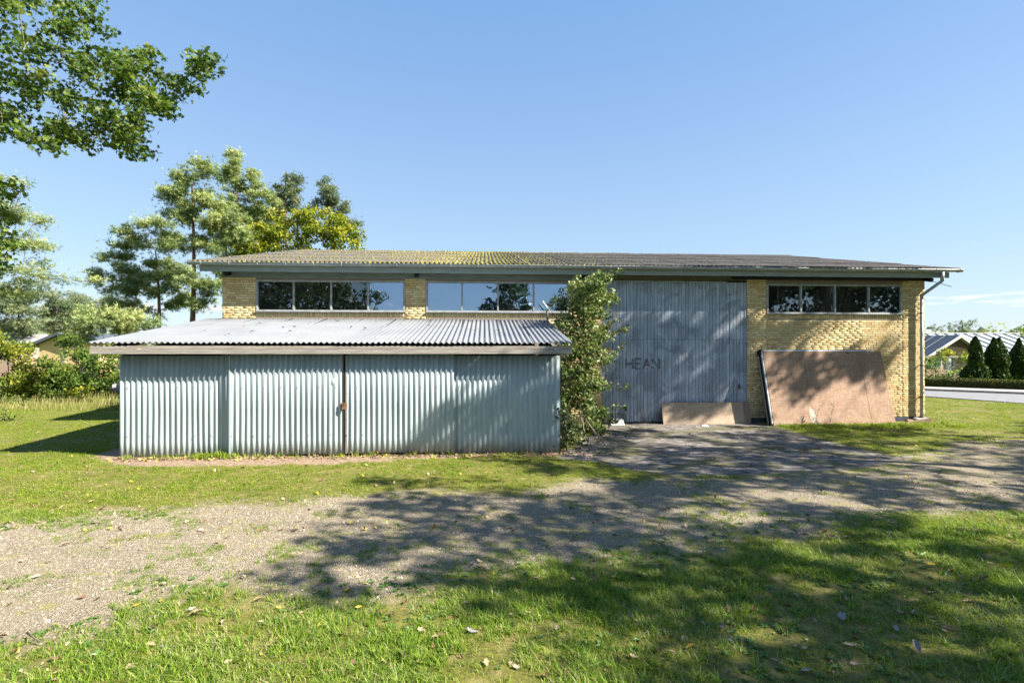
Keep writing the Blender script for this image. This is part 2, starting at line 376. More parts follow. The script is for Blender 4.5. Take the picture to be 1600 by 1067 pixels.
# lawn / gravel / concrete / soil share one grid of vertices so that they meet without steps
xs = np.concatenate([np.arange(-30, -12, .35), np.arange(-12, 16, .1), np.arange(16, 34, .3)])
ys = np.concatenate([np.arange(.2, 11.5, .08), np.arange(11.5, 14, .12), np.arange(14, 25, .35)])
GX, GY = np.meshgrid(xs, ys)
GP = np.stack([GX.ravel(), GY.ravel()], 1)
mg, ma, ms = masks(GP)
GZ = gheight(GP[:, 0], GP[:, 1])
nx, ny = len(xs), len(ys)
ii = (np.arange(ny - 1)[:, None] * nx + np.arange(nx - 1)[None, :]).ravel()
quads = np.stack([ii, ii + 1, ii + nx + 1, ii + nx], 1)
fc = lambda a: a[quads].mean(1)
cls = np.zeros(len(quads), int)
cls[fc(mg) > 0] = 1
cls[fc(ms) > 0] = 2
cls[fc(ma) > 0] = 3
def ground_mat(name, kind):
    m = NM(name); g = m.n.new('ShaderNodeNewGeometry'); P = g.outputs['Position']
    # lawn thatch
    lawn = m.ramp(m.noise(P, 1.3, 7, .65), [(.3, (.084, .105, .010)), (.5, (.147, .154, .014)), (.72, (.210, .182, .042))])
    lawn = m.mix(m.ramp(m.noise(P, 38, 5, .75), [(.38, .9), (.62, 0.0)]), lawn, (.065, .055, .02))  # dark brown thatch, also standing in for shadow between the blades
    lawn = m.mix(m.ramp(m.noise(P, 4, 5, .7), [(.52, 0.0), (.7, .5)]), lawn, (.34, .25, .12))
    # gravel
    vc = m.voro(P, 75, out='Color'); bw = m.n.new('ShaderNodeRGBToBW'); m.l.new(vc, bw.inputs[0])
    grav = m.ramp(bw.outputs[0], [(.12, (.131, .110, .081)), (.4, (.283, .231, .158)), (.62, (.424, .349, .240)), (.9, (.609, .518, .377))])
    grav = m.mix(m.ramp(m.voro(P, 75), [(.2, 0.0), (.55, .8)]), grav, (.095, .08, .058))
    grav = m.mix(m.ramp(m.noise(P, 1.5, 6, .65), [(.40, 0.0), (.64, .65)]), grav, (.225, .185, .125))
    mossp = m.ramp(m.noise(P, 3.4, 8, .78), [(.53, 0.0), (.64, .75)])
    grav = m.mix(mossp, grav, (.20, .20, .035))
    # soil with litter
    soil = m.ramp(m.noise(P, 14, 8, .75), [(.3, (.085, .06, .04)), (.5, (.22, .155, .105)), (.72, (.38, .29, .21))])
    # concrete with moss and dirt
    pc = m.n.new('ShaderNodeMapping'); pc.inputs['Scale'].default_value = (1, 1.8, 1); m.l.new(P, pc.inputs[0])
    conc = m.ramp(m.noise(pc.outputs[0], 4.5, 9, .72), [(.38, (.055, .048, .042)), (.48, (.13, .112, .10)), (.56, (.25, .22, .20)), (.68, (.42, .385, .36))])
    conc = m.mix(m.ramp(m.noise(pc.outputs[0], .8, 6, .65), [(.47, 0.0), (.62, .85)]), conc, m.ramp(m.noise(P, 18, 4), [(.4, (.05, .055, .015)), (.65, (.16, .15, .035))]))
    conc = m.mix(m.ramp(m.noise(P, 60, 3), [(.4, .5), (.6, 0.0)]), conc, (.05, .045, .04))
    A = m.attr('d_gravel'); B = m.attr('d_soil'); C_ = m.attr('d_apron')
    nn = m.math('MULTIPLY', m.math('SUBTRACT', m.noise(P, 11, 6, .7), .5), .5)
    f1 = m.math('MULTIPLY', m.math('ADD', m.math('ADD', A, m.math('MULTIPLY', nn, 1.8)), .22), 2.2, True)
    cc = m.mix(f1, lawn, grav)
    f2 = m.math('MULTIPLY', m.math('ADD', m.math('ADD', B, nn), .03), 8.0, True)
    cc = m.mix(f2, cc, soil)
    f3 = m.math('MULTIPLY', m.math('ADD', m.math('ADD', C_, m.math('MULTIPLY', nn, .5)), .03), 9.0, True)
    cc = m.mix(f3, cc, conc)
    h = m.mix(f1, m.noise(P, 55, 5, .7), m.math('MULTIPLY', m.voro(P, 75), -1.0))
    h = m.mix(f3, h, m.math('MULTIPLY', m.noise(P, 25, 6, .7), .6))
    return m.out(cc, .92, m.bump(h, .9, .012))
GM = ground_mat('mixed_ground', 0)
for k, nm, lab in ((0, 'lawn', None), (1, 'gravel_drive', None), (2, 'bare_soil', None), (3, 'concrete_apron', None)):
    q = quads[cls == k]
    used, inv = np.unique(q, return_inverse=True)
    V = np.stack([GP[used, 0], GP[used, 1], GZ[used]], 1)
    me = mesh_np(nm, V, inv.reshape(q.shape), True, {'d_gravel': np.clip(mg[used], -2, 2), 'd_soil': np.clip(ms[used], -2, 2), 'd_apron': np.clip(ma[used], -2, 2)})
    tag(link(nm, me, None, GM), kind='structure')
# far land to the horizon
far = NM('far_fields'); g = far.n.new('ShaderNodeNewGeometry')
fcol = far.ramp(far.noise(g.outputs['Position'], .25, 6, .6), [(.3, (.07, .11, .02)), (.6, (.12, .16, .03)), (.8, (.16, .17, .05))])
far.out(fcol, .95)
mb = MB(); mb.add([(-1500, -1500, -.035), (1500, -1500, -.035), (1500, 1500, -.035), (-1500, 1500, -.035)], [(0, 1, 2, 3)])
tag(mb.build('ground', far.m), kind='structure')

# road and pavement on the right
def sheet(name, pts, z, mat, thick=None):
    b = MB(); n = len(pts)
    a2 = sum(pts[i][0] * pts[(i + 1) % n][1] - pts[(i + 1) % n][0] * pts[i][1] for i in range(n))
    if a2 < 0: pts = pts[::-1]
    if thick: b.hull([(p[0], p[1], z - thick) for p in pts], [(p[0], p[1], z) for p in pts])
    else: b.add([(p[0], p[1], z) for p in pts], [tuple(range(n))])
    return tag(b.build(name, mat), kind='structure')
rn = [on_ground(1447, 620)[:2], on_ground(1600, 631)[:2]]
rf = [on_ground(1447, 611)[:2], on_ground(1600, 617)[:2]]
d = rf[1] - rf[0]; d /= np.linalg.norm(d)
N0, N1, F0, F1 = rn[0] - d * 22, rn[1] + np.array((.35, -.93)) * 14, rf[0] - d * 25, rf[1] + d * 30
sheet('road', [N0, rn[0], rn[1], N1, F1, F0], .035, M['asphalt'], .05)
pn = np.array((-d[1], d[0])); pn = pn if pn[1] > 0 else -pn
sheet('pavement', [F0 + pn * .01, F1 + pn * .01, F1 + pn * 1.9, F0 + pn * 1.9], .13, M['paving'], .15)
b = MB()
for k in range(60):
    p = F0 + d * (k * 1.0); q = F0 + d * (k * 1.0 + .985)
    b.hull([(p[0] - pn[0] * .11, p[1] - pn[1] * .11, .0), (q[0] - pn[0] * .11, q[1] - pn[1] * .11, .0), (q[0], q[1], .0), (p[0], p[1], .0)],
           [(p[0] - pn[0] * .11, p[1] - pn[1] * .11, .145), (q[0] - pn[0] * .11, q[1] - pn[1] * .11, .145), (q[0], q[1], .145), (p[0], p[1], .145)])
tag(b.build('kerb', M['concrete']), kind='structure')

# ------------------------------------------------------------------ brick workshop
W = 13.85                                   # plane of the brick faces
hall = empty('brick_workshop', (3, 17.5, 0))
tag(hall, 'long low yellow brick workshop with mossy corrugated roof and tall grey board door', 'building')
XL, XR, YB = -7.21, 13.20, 28.6
BT = 4.06
ROOF0 = (13.40, 4.44); RIDGE = (21.3, 6.32)
tanr = (RIDGE[1] - ROOF0[1]) / (RIDGE[0] - ROOF0[0])
# wall cores (mortar) behind the bricks; openings left free
win = [(-6.30, -2.22), (-1.64, 2.44), (8.30, 12.49)]
WZ0, WZ1 = 3.19, 4.07
DX0, DX1 = 3.40, 7.70
mb = MB(); y0, y1 = W + .009, W + .30
segs = [(XL + .004, win[0][0]), (win[0][1], win[1][0]), (win[1][1], DX0), (DX1, win[2][0]), (win[2][1], XR - .004)]
for a, b_ in segs: mb.box(a, b_, y0, y1, 0, 4.30)
for a, b_ in win: mb.box(a + .0, b_ - .0, y0 + .001, y1 - .001, 0, WZ0 - .02); mb.box(a, b_, y0 + .001, y1 - .001, WZ1, 4.299)
mb.box(DX0, DX1, y0 + .12, y1, 4.16, 4.30)
mb.build('wall', M['mortar'], hall)
mb = MB()
mb.box(XL, XL + .3, W + .302, YB, 0, 4.30); mb.box(XR - .3, XR, W + .302, YB, 0, 4.30); mb.box(XL + .302, XR - .302, YB - .3, YB, 0, 4.30)
for x0, x1 in ((XL, XL + .3), (XR - .3, XR)):       # gable triangles
    pts = [(W + .1, 4.302), (YB, 4.302), (21.3, 6.12)]
    mb.add([(x0, *p) for p in pts] + [(x1, *p) for p in pts], [(0, 2, 1), (3, 4, 5), (0, 1, 4, 3), (1, 2, 5, 4), (2, 0, 3, 5)])
mb.build('side_wall', M['mortar'], hall)
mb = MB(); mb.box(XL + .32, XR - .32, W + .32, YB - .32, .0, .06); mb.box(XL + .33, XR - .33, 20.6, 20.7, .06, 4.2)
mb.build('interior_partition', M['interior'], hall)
mb = MB(); mb.box(XL + .01, XR - .01, W - .004, W + .012, 0.0, .10)
mb2 = MB(); mb2.box(DX1 + .02, XR, W - .006, W + .008, -.05, .135); mb2.build('plinth', M['plinth'], hall)
# bricks
BW, BH, BD, JX, JZ = .228, .0545, .05, .012, .0122
def brick_mesh(w, h, dpt):
    b = MB(); e = .004
    b.add([(0, 0, e), (0, 0, h - e), (w, 0, h - e), (w, 0, e)], [])
    b = MB()
    v = [(e, 0, e), (w - e, 0, e), (w - e, 0, h - e), (e, 0, h - e), (0, e, 0), (w, e, 0), (w, e, h), (0, e, h), (0, dpt, 0), (w, dpt, 0), (w, dpt, h), (0, dpt, h)]
    f = [(0, 1, 2, 3), (4, 5, 1, 0), (5, 6, 2, 1), (6, 7, 3, 2), (7, 4, 0, 3), (4, 8, 9, 5), (5, 9, 10, 6), (6, 10, 11, 7), (7, 11, 8, 4)]
    return v, f
specs = []          # (x, z, w, h)
def brick_rows(x0, x1, z0, z1, ends=True):
    n = 0; z = z0
    k0 = int(round(z0 / .0667))
    while z + BH <= z1 + .004:
        k = k0 + n
        off = [0, .12, .0, .06, .18, .1][k % 6] + (k * 37 % 5) * .012
        x = x0 - off
        while x < x1 - .03:
            a = max(x, x0); b_ = min(x + BW, x1)
            if b_ - a > .035: specs.append((a, z, b_ - a, BH))
            x += BW + JX
        z += BH + JZ; n += 1
C0 = .0667
def rowz(k): return k * C0
brick_rows(XL, win[0][0] - .006, rowz(43), 4.12)
brick_rows(win[0][1] + .006, win[1][0] - .006, rowz(43), 4.12)
brick_rows(win[1][1] + .006, DX0 - .01, 0, 4.20)
brick_rows(DX1 + .012, win[2][0] - .006, rowz(2), 4.20)
brick_rows(win[2][1] + .006, XR, rowz(2), 4.20)
brick_rows(win[2][0], win[2][1], rowz(2), 3.04)
brick_rows(win[0][0], win[0][1], rowz(43), 3.04); brick_rows(win[1][0], win[1][1], rowz(43), 3.04)
for a, b_ in win:                                             # rowlock courses under the windows
    x = a + .002
    while x + .054 < b_: specs.append((x, 3.055, .054, .112)); x += .0665
specs = sorted(specs, key=lambda s: (0 if s[3] > .1 and False else 1, s[0] * SS + W * CC) if False else 0)
vis = []
for i, s_ in enumerate(specs):
    full = s_[2] > .2
    right = DX1 < s_[0]
    vis.append((0 if (full and ((s_[0] < -1.6) or (s_[0] > 11.2 and s_[1] < 3.0))) else 1, (s_[0] if s_[0] < 0 else -s_[0]), i))
vis.sort()
single = set(i for _, _, i in vis[:296])
cache = {}
rest_v, rest_f, rest_t = [], [], []
for i, (x, z, w, h) in enumerate(specs):
    jy = random.uniform(-.0014, .0014)
    if i in single:
        key = (round(w, 3), round(h, 3))
        if key not in cache:
            v, f = brick_mesh(w, h, BD); b = MB(); b.add(v, f); cache[key] = b.mesh('brick'); cache[key].materials.append(M['brick'])
        o = link('brick', cache[key], hall); o.location = (x, W + jy, z); o.matrix_parent_inverse = Matrix.Translation(-Vector(hall.location))
    else:
        v, f = brick_mesh(w, h, BD)
        bI = len(rest_v); rest_v += [(p[0] + x, p[1] + W + jy, p[2] + z) for p in v]; rest_f += [tuple(q + bI for q in ff) for ff in f]; rest_t += [random.random()] * len(v)
me = mesh_np('brickwork', rest_v, rest_f, False, {'tint': rest_t})
tag(link('brickwork', me, hall, M['brick']), kind='stuff')

# windows: frame > pane, mullion, sill
def window(x0, x1, panes_mat, label=None):
    z0, z1 = WZ0, WZ1; b = MB(); yf, yb = W - .012, W + .07; t = .055
    b.box(x0, x1, yf, yb, z1 - t, z1); b.box(x0, x1, yf, yb, z0, z0 + .045)
    b.box(x0, x0 + t, yf, yb, z0 + .046, z1 - t - .001); b.box(x1 - t, x1, yf, yb, z0 + .046, z1 - t - .001)
    w = bevel(b.build('window', M['frame'], hall), .005)
    if label: w['label'] = label
    b = MB(); b.box(x0 - .01, x1 + .01, W - .05, W + .013, z0 - .014, z0 - .003); b.build('sill', M['zinc'], w)
    n = 4; pw = (x1 - x0) / n
    for k in range(1, n):
        b = MB(); xc = x0 + k * pw; b.box(xc - .022, xc + .022, yf - .004, yb, z0 + .046, z1 - t - .001); b.build('mullion', M['frame'], w)
    for k in range(n):
        b = MB(); b.box(x0 + k * pw + (.05 if k == 0 else .018), x0 + (k + 1) * pw - (.05 if k == n - 1 else .018), W + .03, W + .036, z0 + .04, z1 - t + .005)
        b.build('pane', panes_mat[k], w)
    return w
window(*win[0], [M['glass'], M['glass'], M['glass'], M['film_glass']])
window(*win[1], [M['film_glass']] * 4)
window(*win[2], [M['glass']] * 4)
# plastic film hung behind the last pane of the middle window
b = MB(); nX, nZ = 14, 10
vs = []; fs = []
for j in range(nZ + 1):
    for i in range(nX + 1):
        u, v_ = i / nX, j / nZ
        vs.append((1.48 + .9 * u, W + .22 + .04 * math.sin(u * 9 + v_ * 4) + .05 * math.sin(v_ * 7 + 3 * abs(u - .5)), 3.1 + .95 * v_))
for j in range(nZ):
    for i in range(nX): a = j * (nX + 1) + i; fs.append((a, a + 1, a + nX + 2, a + nX + 1))
b.add(vs, fs)
o = b.build('plastic_film', M['film'], None, True); tag(o, 'clouded plastic film hanging inside the last pane of the middle window', 'plastic sheet')
# planks and battens inside the right window
for i, (xa, xb, w_, lab, mt) in enumerate((
        (10.0, 10.14, .10, 'brown plank leaning inside the second pane of the right window', 'ply'),
        (10.75, 11.02, .035, 'thin pale batten leaning inside the third pane of the right window', 'weathered_wood'),
        (10.95, 11.22, .09, 'dark brown plank behind the battens in the third pane of the right window', 'ply_edge'),
        (11.75, 12.0, .17, 'broad reddish plank leaning inside the last pane of the right window', 'ply'))):
    b = MB(); zt = 4.0 - .07 * (i == 0)
    b.hull([(xa - w_, W + 1.2, .06), (xa + w_, W + 1.2, .06), (xa + w_, W + 1.24, .06), (xa - w_, W + 1.24, .06)],
           [(xb - w_, W + .45, zt), (xb + w_, W + .45, zt), (xb + w_, W + .49, zt), (xb - w_, W + .49, zt)])
    tag(b.build('plank', M[mt]), lab, 'plank', 'planks inside the right window')
b = MB(); b.box(9.0 - .13, 9.0 - .07, W + .4, W + .43, .06, 4.1); b.box(8.35, 8.86, W + .4, W + .43, 3.30, 3.36)
tag(b.build('wooden_cross_brace', M['ply2']), 'pale wooden batten cross inside the first pane of the right window', 'batten')

# roof
def corr_mesh(name, pitch, waves, amp, length, seg=8, ny=1, thick=.006, sag=0):
    nX = waves * seg; V = []; F = []
    for side in (0, 1):
        for j in range(ny + 1):
            for i in range(nX + 1):
                x = pitch * i / seg; V.append((x, length * j / ny, amp * math.sin(2 * PI * x / pitch) - side * thick))
    st = (ny + 1) * (nX + 1)
    for j in range(ny):
        for i in range(nX):
            a = j * (nX + 1) + i; F.append((a, a + 1, a + nX + 2, a + nX + 1)); F.append((st + a, st + a + nX + 1, st + a + nX + 2, st + a + 1))
    for i in range(nX): F.append((i, st + i, st + i + 1, i + 1)); a = ny * (nX + 1) + i; F.append((a, a + 1, st + a + 1, st + a))
    for j in range(ny): a = j * (nX + 1); F.append((a, a + nX + 1, st + a + nX + 1, st + a)); a += nX; F.append((a, st + a, st + a + nX + 1, a + nX + 1))
    me = bpy.data.meshes.new(name); me.from_pydata(V, [], F); me.polygons.foreach_set('use_smooth', [True] * len(F))
    me.update(); return me
slope = math.atan(tanr); L = (RIDGE[0] - ROOF0[0]) / math.cos(slope)
rows = 4; lr = L / rows; pitch = .127; waves = 9; RX0 = -7.86; sw = pitch * waves; ncol = 19
sheet_me = corr_mesh('roof_sheet', pitch, waves, .026, lr + .12, 6, 3); sheet_me.materials.append(M['roof'])
inv_h = Matrix.Translation(-Vector(hall.location))
for c_ in range(ncol):
    for r_ in range(rows):
        dd = r_ * lr; zz = .006 * r_ - 0.0
        o = link('roof_sheet', sheet_me, hall); o.matrix_parent_inverse = inv_h
        o.location = (RX0 + c_ * sw + random.uniform(-.004, .004), ROOF0[0] + (dd - .06) * math.cos(slope) + random.uniform(-.015, .015), ROOF0[1] + .05 + (dd - .06) * math.sin(slope) + .008 * r_ + .004 * (c_ % 2) + random.uniform(-.003, .006))
        o.rotation_euler = (slope - .003 + random.uniform(-.001, .001), random.uniform(-.003, .003), random.uniform(-.003, .003))
RX1 = RX0 + ncol * sw
back_me = corr_mesh('back_roof_sheet', pitch, ncol * waves, .026, L + .2, 4, 1); 
o = link('back_roof_slope', back_me, hall, M['roof']); o.matrix_parent_inverse = inv_h
o.location = (RX0, RIDGE[0] + .06, RIDGE[1] + .05); o.rotation_euler = (-slope, 0, 0)
b = MB()
for k in range(ncol * 2):
    x = RX0 + k * sw / 2; j = random.uniform(-.01, .01)
    b.tube([(x, RIDGE[0] + .03, RIDGE[1] + .045 + j), (x + sw / 2 + .03, RIDGE[0] + .03, RIDGE[1] + .052 + j)], .075, 8)
b.build('ridge_cap', M['roof'], hall, False)
# moss cushions lying in the valleys of the sheets
n = 5200
mxx = RNG.uniform(RX0 + .1, 7.5, n); mdd = RNG.beta(1.1, 1.5, n) * L
keep = RNG.random(n) < (fbm(mxx * .8, mdd * .8, 31) * 1.6 - .35) * np.clip((8.5 - mxx) / 7, 0, 1)
mxx, mdd = mxx[keep], mdd[keep]
mxx = np.round((mxx - RX0) / pitch - .75) * pitch + pitch * .75 + RX0 + RNG.normal(0, .018, len(mxx))
rad = RNG.uniform(.012, .036, len(mxx))
tv = np.array([(1, 0, 0), (.3, .95, 0), (-.8, .6, 0), (-.8, -.6, 0), (.3, -.95, 0), (0, 0, .75)]); tf = np.array([(0, 1, 5), (1, 2, 5), (2, 3, 5), (3, 4, 5), (4, 0, 5)])
ctr = np.stack([mxx, ROOF0[0] + mdd * math.cos(slope), ROOF0[1] + .03 + mdd * math.sin(slope) + .015 * (mdd / L)], 1)
V = ctr[:, None, :] + tv[None] * (rad[:, None, None] * np.array((1, 2.2, 1.3)))
F = (np.arange(len(ctr))[:, None, None] * 6 + tf[None]).reshape(-1, 3)
moss_m = leafmat('yellow_green_moss', [(0, (.11, .12, .015)), (.5, (.24, .24, .03)), (1, (.38, .33, .06))], .0, .95)
tag(link('moss', mesh_np('moss', V.reshape(-1, 3), F, True, {'tint': np.repeat(RNG.random(len(ctr)), 6)}), hall, moss_m), kind='stuff')

# eaves
b = MB(); b.box(RX0 + .25, 13.62, 13.50, 13.535, 4.235, 4.40); b.build('fascia_board', M['fascia'], hall)
b = MB(); b.box(RX0 + .25, 13.62, 13.537, 13.56, 4.262, 4.385); b.build('fascia_backing', M['dark_wood'], hall)
b = MB()
b.box(XL, DX0 - .35, W - .03, W + .013, 4.125, 4.33); bevel(b.build('frieze_board', M['soffit'], hall), .004)
b = MB(); b.hull([(RX0 + .2, 13.57, 4.37), (RX1 - .25, 13.57, 4.37), (RX1 - .25, W + .4, 4.37 + .62 * tanr), (RX0 + .2, W + .4, 4.37 + .62 * tanr)],
                 [(RX0 + .2, 13.57, 4.395), (RX1 - .25, 13.57, 4.395), (RX1 - .25, W + .4, 4.395 + .62 * tanr), (RX0 + .2, W + .4, 4.395 + .62 * tanr)])
b.build('soffit', M['dark_wood'], hall)
for x in (RX0 + .3, RX1 - .35):       # verge boards under the gable edges
    b = MB(); p = lambda y, z: (y, z + (y - 13.57) * tanr)
    b.hull([(x, 13.57, 4.26), (x + .03, 13.57, 4.26), (x + .03, 21.2, 4.26 + 7.63 * tanr), (x, 21.2, 4.26 + 7.63 * tanr)],
           [(x, 13.57, 4.365), (x + .03, 13.57, 4.365), (x + .03, 21.2, 4.365 + 7.63 * tanr), (x, 21.2, 4.365 + 7.63 * tanr)])
    b.build('verge_board', M['fascia'], hall)
for px in (352, 650, 915, 1456):
    x = at_y(px, 430, 13.62)[0]
    b = MB(); b.tube([(x, 13.62, 4.185), (x, 14.4, 4.185 + .78 * tanr)], .062, 12); b.build('rafter', M['dark_beam'], hall, False)
b = MB(); b.box(7.2, 12.95, 13.66, 13.74, 4.17, 4.25); b.build('purlin', M['dark_beam'], hall)
# gutter: half round trough with brackets
GXa, GXb = RX0 + .0, 13.92; gy, gz, gr = 13.415, 4.452, .066
V = []; F = []; K = 9; nxs = 30
for s_, rr in ((0, gr), (1, gr - .005)):
    for i in range(nxs + 1):
        x = GXa + (GXb - GXa) * i / nxs
        for k in range(K): a = PI * k / (K - 1); V.append((x, gy - rr * math.cos(a), gz - .01 * math.sin(i * .4) * .3 - rr * math.sin(a)))
st = (nxs + 1) * K
for i in range(nxs):
    for k in range(K - 1):
        a = i * K + k; F.append((a, a + 1, a + K + 1, a + K)); F.append((st + a, st + a + K, st + a + K + 1, st + a + 1))
    for k in (0, K - 1): a = i * K + k; F.append((a, a + K, st + a + K, st + a))
b = MB(); b.add(V, F); b.build('gutter', M['zinc'], hall, True)
b = MB(); b.tube([(GXa, gy - gr - .002, gz + .004), (GXb, gy - gr - .002, gz + .004)], .008, 6)
for x in (GXa, GXb):
    b.add([(x, gy, gz)] + [(x, gy - gr * math.cos(PI * k / 8), gz - gr * math.sin(PI * k / 8)) for k in range(9)], [(0, k + 1, k + 2) for k in range(8)])
b.build('gutter_bead', M['zinc'], hall)
x = GXa + .35
while x < GXb:
    b = MB(); b.tube([(x, gy + gr + .01, gz + .02)] + [(x, gy - (gr + .006) * math.cos(PI - PI * k / 8) * 1, gz - (gr + .006) * math.sin(PI * k / 8)) for k in range(9)] + [(x, gy - gr - .01, gz + .02)], .0075, 4)
    b.build('gutter_bracket', M['fascia'], hall); x += .735
# downpipe
px0 = at_y(1472, 430, 13.42); xw = at_y(1440, 500, W - .085)[0]
b = MB(); b.tube([(px0[0], gy, gz - gr + .01), (px0[0], gy, 4.13)], .048, 12)
b.tube([(px0[0] + .03, gy, 4.19), (px0[0] - .01, gy + .01, 4.12), (xw + .02, W - .09, 3.76), (xw, W - .09, 3.69)], .044, 12)
b.tube([(xw, W - .085, 3.78), (xw, W - .085, .12)], .042, 12)
dp = b.build('downpipe', M['zinc'], hall, True)
for z in (3.2, 1.65, .7):
    b = MB(); b.tube([(xw, W - .085, z), (xw, W - .085, z + .035)], .05, 12); b.box(xw - .012, xw + .012, W - .045, W + .004, z + .005, z + .03); b.build('pipe_clamp', M['rust'], dp)
b = MB(); p, q = at_y(1458, 440, 13.75), at_y(1487, 448, 13.45); b.tube([tuple(p), tuple(q)], .008, 5)
b.build('iron_rod', M['dark_beam'], hall)

# the tall board door
door = empty('board_door', (0, 0, 0)); door.parent = hall; door.matrix_parent_inverse = inv_h
DY = W + .035
bw = .1025; x = DX0 + .01; k = 0; dseam = 2.43
bm = {}
def board(x0, w, z0, z1, y):
    key = (round(w, 3), round(z0, 2), round(z1, 2))
    if key not in bm:
        q = MB(); e = .006
        q.add([(e, 0, z0), (w - e, 0, z0), (w, e, z0), (w, .022, z0), (0, .022, z0), (0, e, z0), (e, 0, z1), (w - e, 0, z1), (w, e, z1), (w, .022, z1), (0, .022, z1), (0, e, z1)],
              [(5, 4, 3, 2, 1, 0), (6, 7, 8, 9, 10, 11)] + [(i, (i + 1) % 6, 6 + (i + 1) % 6, 6 + i) for i in range(6)])
        bm[key] = q.mesh('board'); bm[key].materials.append(M['boards'])
    o = bpy.data.objects.new('board', bm[key]); col.objects.link(o); o.parent = door; o.location = (x0, y, 0)
    return o
wx = at_y(1138, 600, W)[0]
while x < DX1 - .03:
    w = min(bw - .006, DX1 - .012 - x)
    yy = DY + random.uniform(-.002, .002) - (.012 if x > wx else 0)
    if x < at_y(975, 530, W)[0]:
        board(x, w, .03, 3.22, yy); board(x, w, 3.226, 4.12, yy + .001)
    else:
        board(x, w, .03 + random.choice((0, .01, .02)), dseam - .004, yy); board(x, w, dseam + .004, 4.10, yy - .004)
    x += bw; k += 1
b = MB(); b.box(DX0, DX1, DY + .045, DY + .06, .02, 4.12)
o = b.build('door_backing', M['dark_wood'], hall); 
b = MB(); b.box(DX1 - .055, DX1 - .002, DY - .022, DY - .004, .03, 4.10); b.build('door_jamb', M['boards'], hall)
b = MB(); b.box(at_y(955, 437, W)[0], at_y(1136, 440, W)[0], DY - .03, DY - .016, 4.10, 4.125); b.build('door_rail', M['zinc'], hall)
b = MB(); lx = at_y(1155, 605, W)[0]; b.box(lx - .03, lx + .03, DY - .03, DY - .014, .98, 1.12); b.box(lx - .015, lx + .015, DY - .045, DY - .0305, 1.03, 1.06); b.build('latch', M['rust'], hall)
# faded hand painted letters on the door
def strokes(name, segs_, w, x0, z0, sx_, sz_, mat):
    b = MB()
    for (a0, b0, a1, b1) in segs_:
        p = Vector((x0 + a0 * sx_, z0 + b0 * sz_)); q = Vector((x0 + a1 * sx_, z0 + b1 * sz_)); dd = (q - p); Ls = dd.length; dd.normalize(); nn_ = Vector((-dd.y, dd.x)) * w / 2
        t0 = 0.0
        while t0 < Ls:                       # broken, flaking strokes
            t1 = min(Ls, t0 + random.uniform(.03, .09)); 
            if random.random() < .93:
                j = random.uniform(-.005, .005)
                P0 = p + dd * t0; P1 = p + dd * t1
                y = DY - .0035 - random.uniform(0, .0006)
                n1 = nn_ * random.uniform(.8, 1.1)
                q4 = [P0 - n1, P1 - n1, P1 + n1, P0 + n1]
                b.add([(v.x + j, y, v.y) for v in q4], [(0, 1, 2, 3)])
            t0 = t1 + random.uniform(0, .012)
    o = b.build(name, mat, hall); return o
lx0 = at_y(979, 575, W)[0]; lz0 = 1.58; lh = .29
HEAN = [('H', [(0, 0, 0, 1), (1, 0, 1, 1), (0, .5, 1, .5)], .19), ('E', [(0, 0, 0, 1), (0, 1, 1, 1), (0, .52, .8, .52), (0, 0, 1, 0)], .17), ('A', [(0, 0, .5, 1), (.5, 1, 1, 0), (.22, .38, .78, .38)], .19), ('N', [(0, 0, 0, 1), (0, 1, 1, 0), (1, 0, 1, 1)], .20)]
xx = lx0
for ch, sg, wd in HEAN:
    strokes('painted_letter', sg, .06, xx, lz0, wd, lh, M['old_paint_red'] if ch == 'A' else M['old_paint_black']); xx += wd + .075
# leaning white off-cut, litter and lamp
lamp = empty('wall_lamp', tuple(at_y(926, 460, W - .12)))
Lp = at_y(926, 460, W - .12)
b = MB(); b.tube([(Lp[0], Lp[1], Lp[2] - .16), (Lp[0], Lp[1], Lp[2] - .02)], [.045, .075], 12); b.build('lamp_glass', M['white_frame'], lamp, True)
b = MB()
for k in range(3): b.tube([(Lp[0], Lp[1], Lp[2] + .0 + k * .03), (Lp[0], Lp[1], Lp[2] + .018 + k * .03)], .085 - .012 * k, 12)
b.tube([(Lp[0], Lp[1], Lp[2] + .085), (Lp[0], W + .01, Lp[2] + .085)], .018, 8); b.build('lamp_cap', M['frame'], lamp)
tag(lamp, 'small white ribbed wall lamp half hidden in the climbing shrub', 'lamp')

# ------------------------------------------------------------------ lean-to shed
SY = 10.0; shed = empty('lean_to_shed', (-2.8, 12, 0)); inv_s = Matrix.Translation(-Vector(shed.location))
tag(shed, 'pale corrugated lean-to shed with sloping roof built against the brick workshop', 'shed')
SX0, SX1 = -7.15, 1.575
fp = .1065
def vpanel(name, x0, x1, y, z0, z1, amp=.0125, dz=0):
    seg = 8; n = int(round((x1 - x0) / fp * seg)); V = []; F = []
    lev = [z0, z0 + .3, z0 + .9, z1]
    for j, z in enumerate(lev):
        for i in range(n + 1):
            xx_ = x0 + (x1 - x0) * i / n
            ph = 2 * PI * (xx_ - SX0) / fp
            s_ = math.sin(ph); s_ = math.copysign(abs(s_) ** .8, s_)
            wob = .006 * math.sin(xx_ * 3.1 + z * 2.2) + .004 * math.sin(xx_ * 11 + z * 3)
            zz = z + (random.uniform(-.006, .006) + dz * (i / n) if j == 0 else 0)
            V.append((xx_, y - amp * s_ + wob * (1 if j in (0, 1, 2) else .3), zz))
    nb = n + 1
    for j in range(len(lev) - 1):
        for i in range(n): a = j * nb + i; F.append((a, a + 1, a + nb + 1, a + nb))
    b = MB(); b.add(V, F); o = b.build(name, M['shed_front'], shed, True)
    sm = o.modifiers.new('solid', 'SOLIDIFY'); sm.thickness = .004; sm.offset = 1
    return o
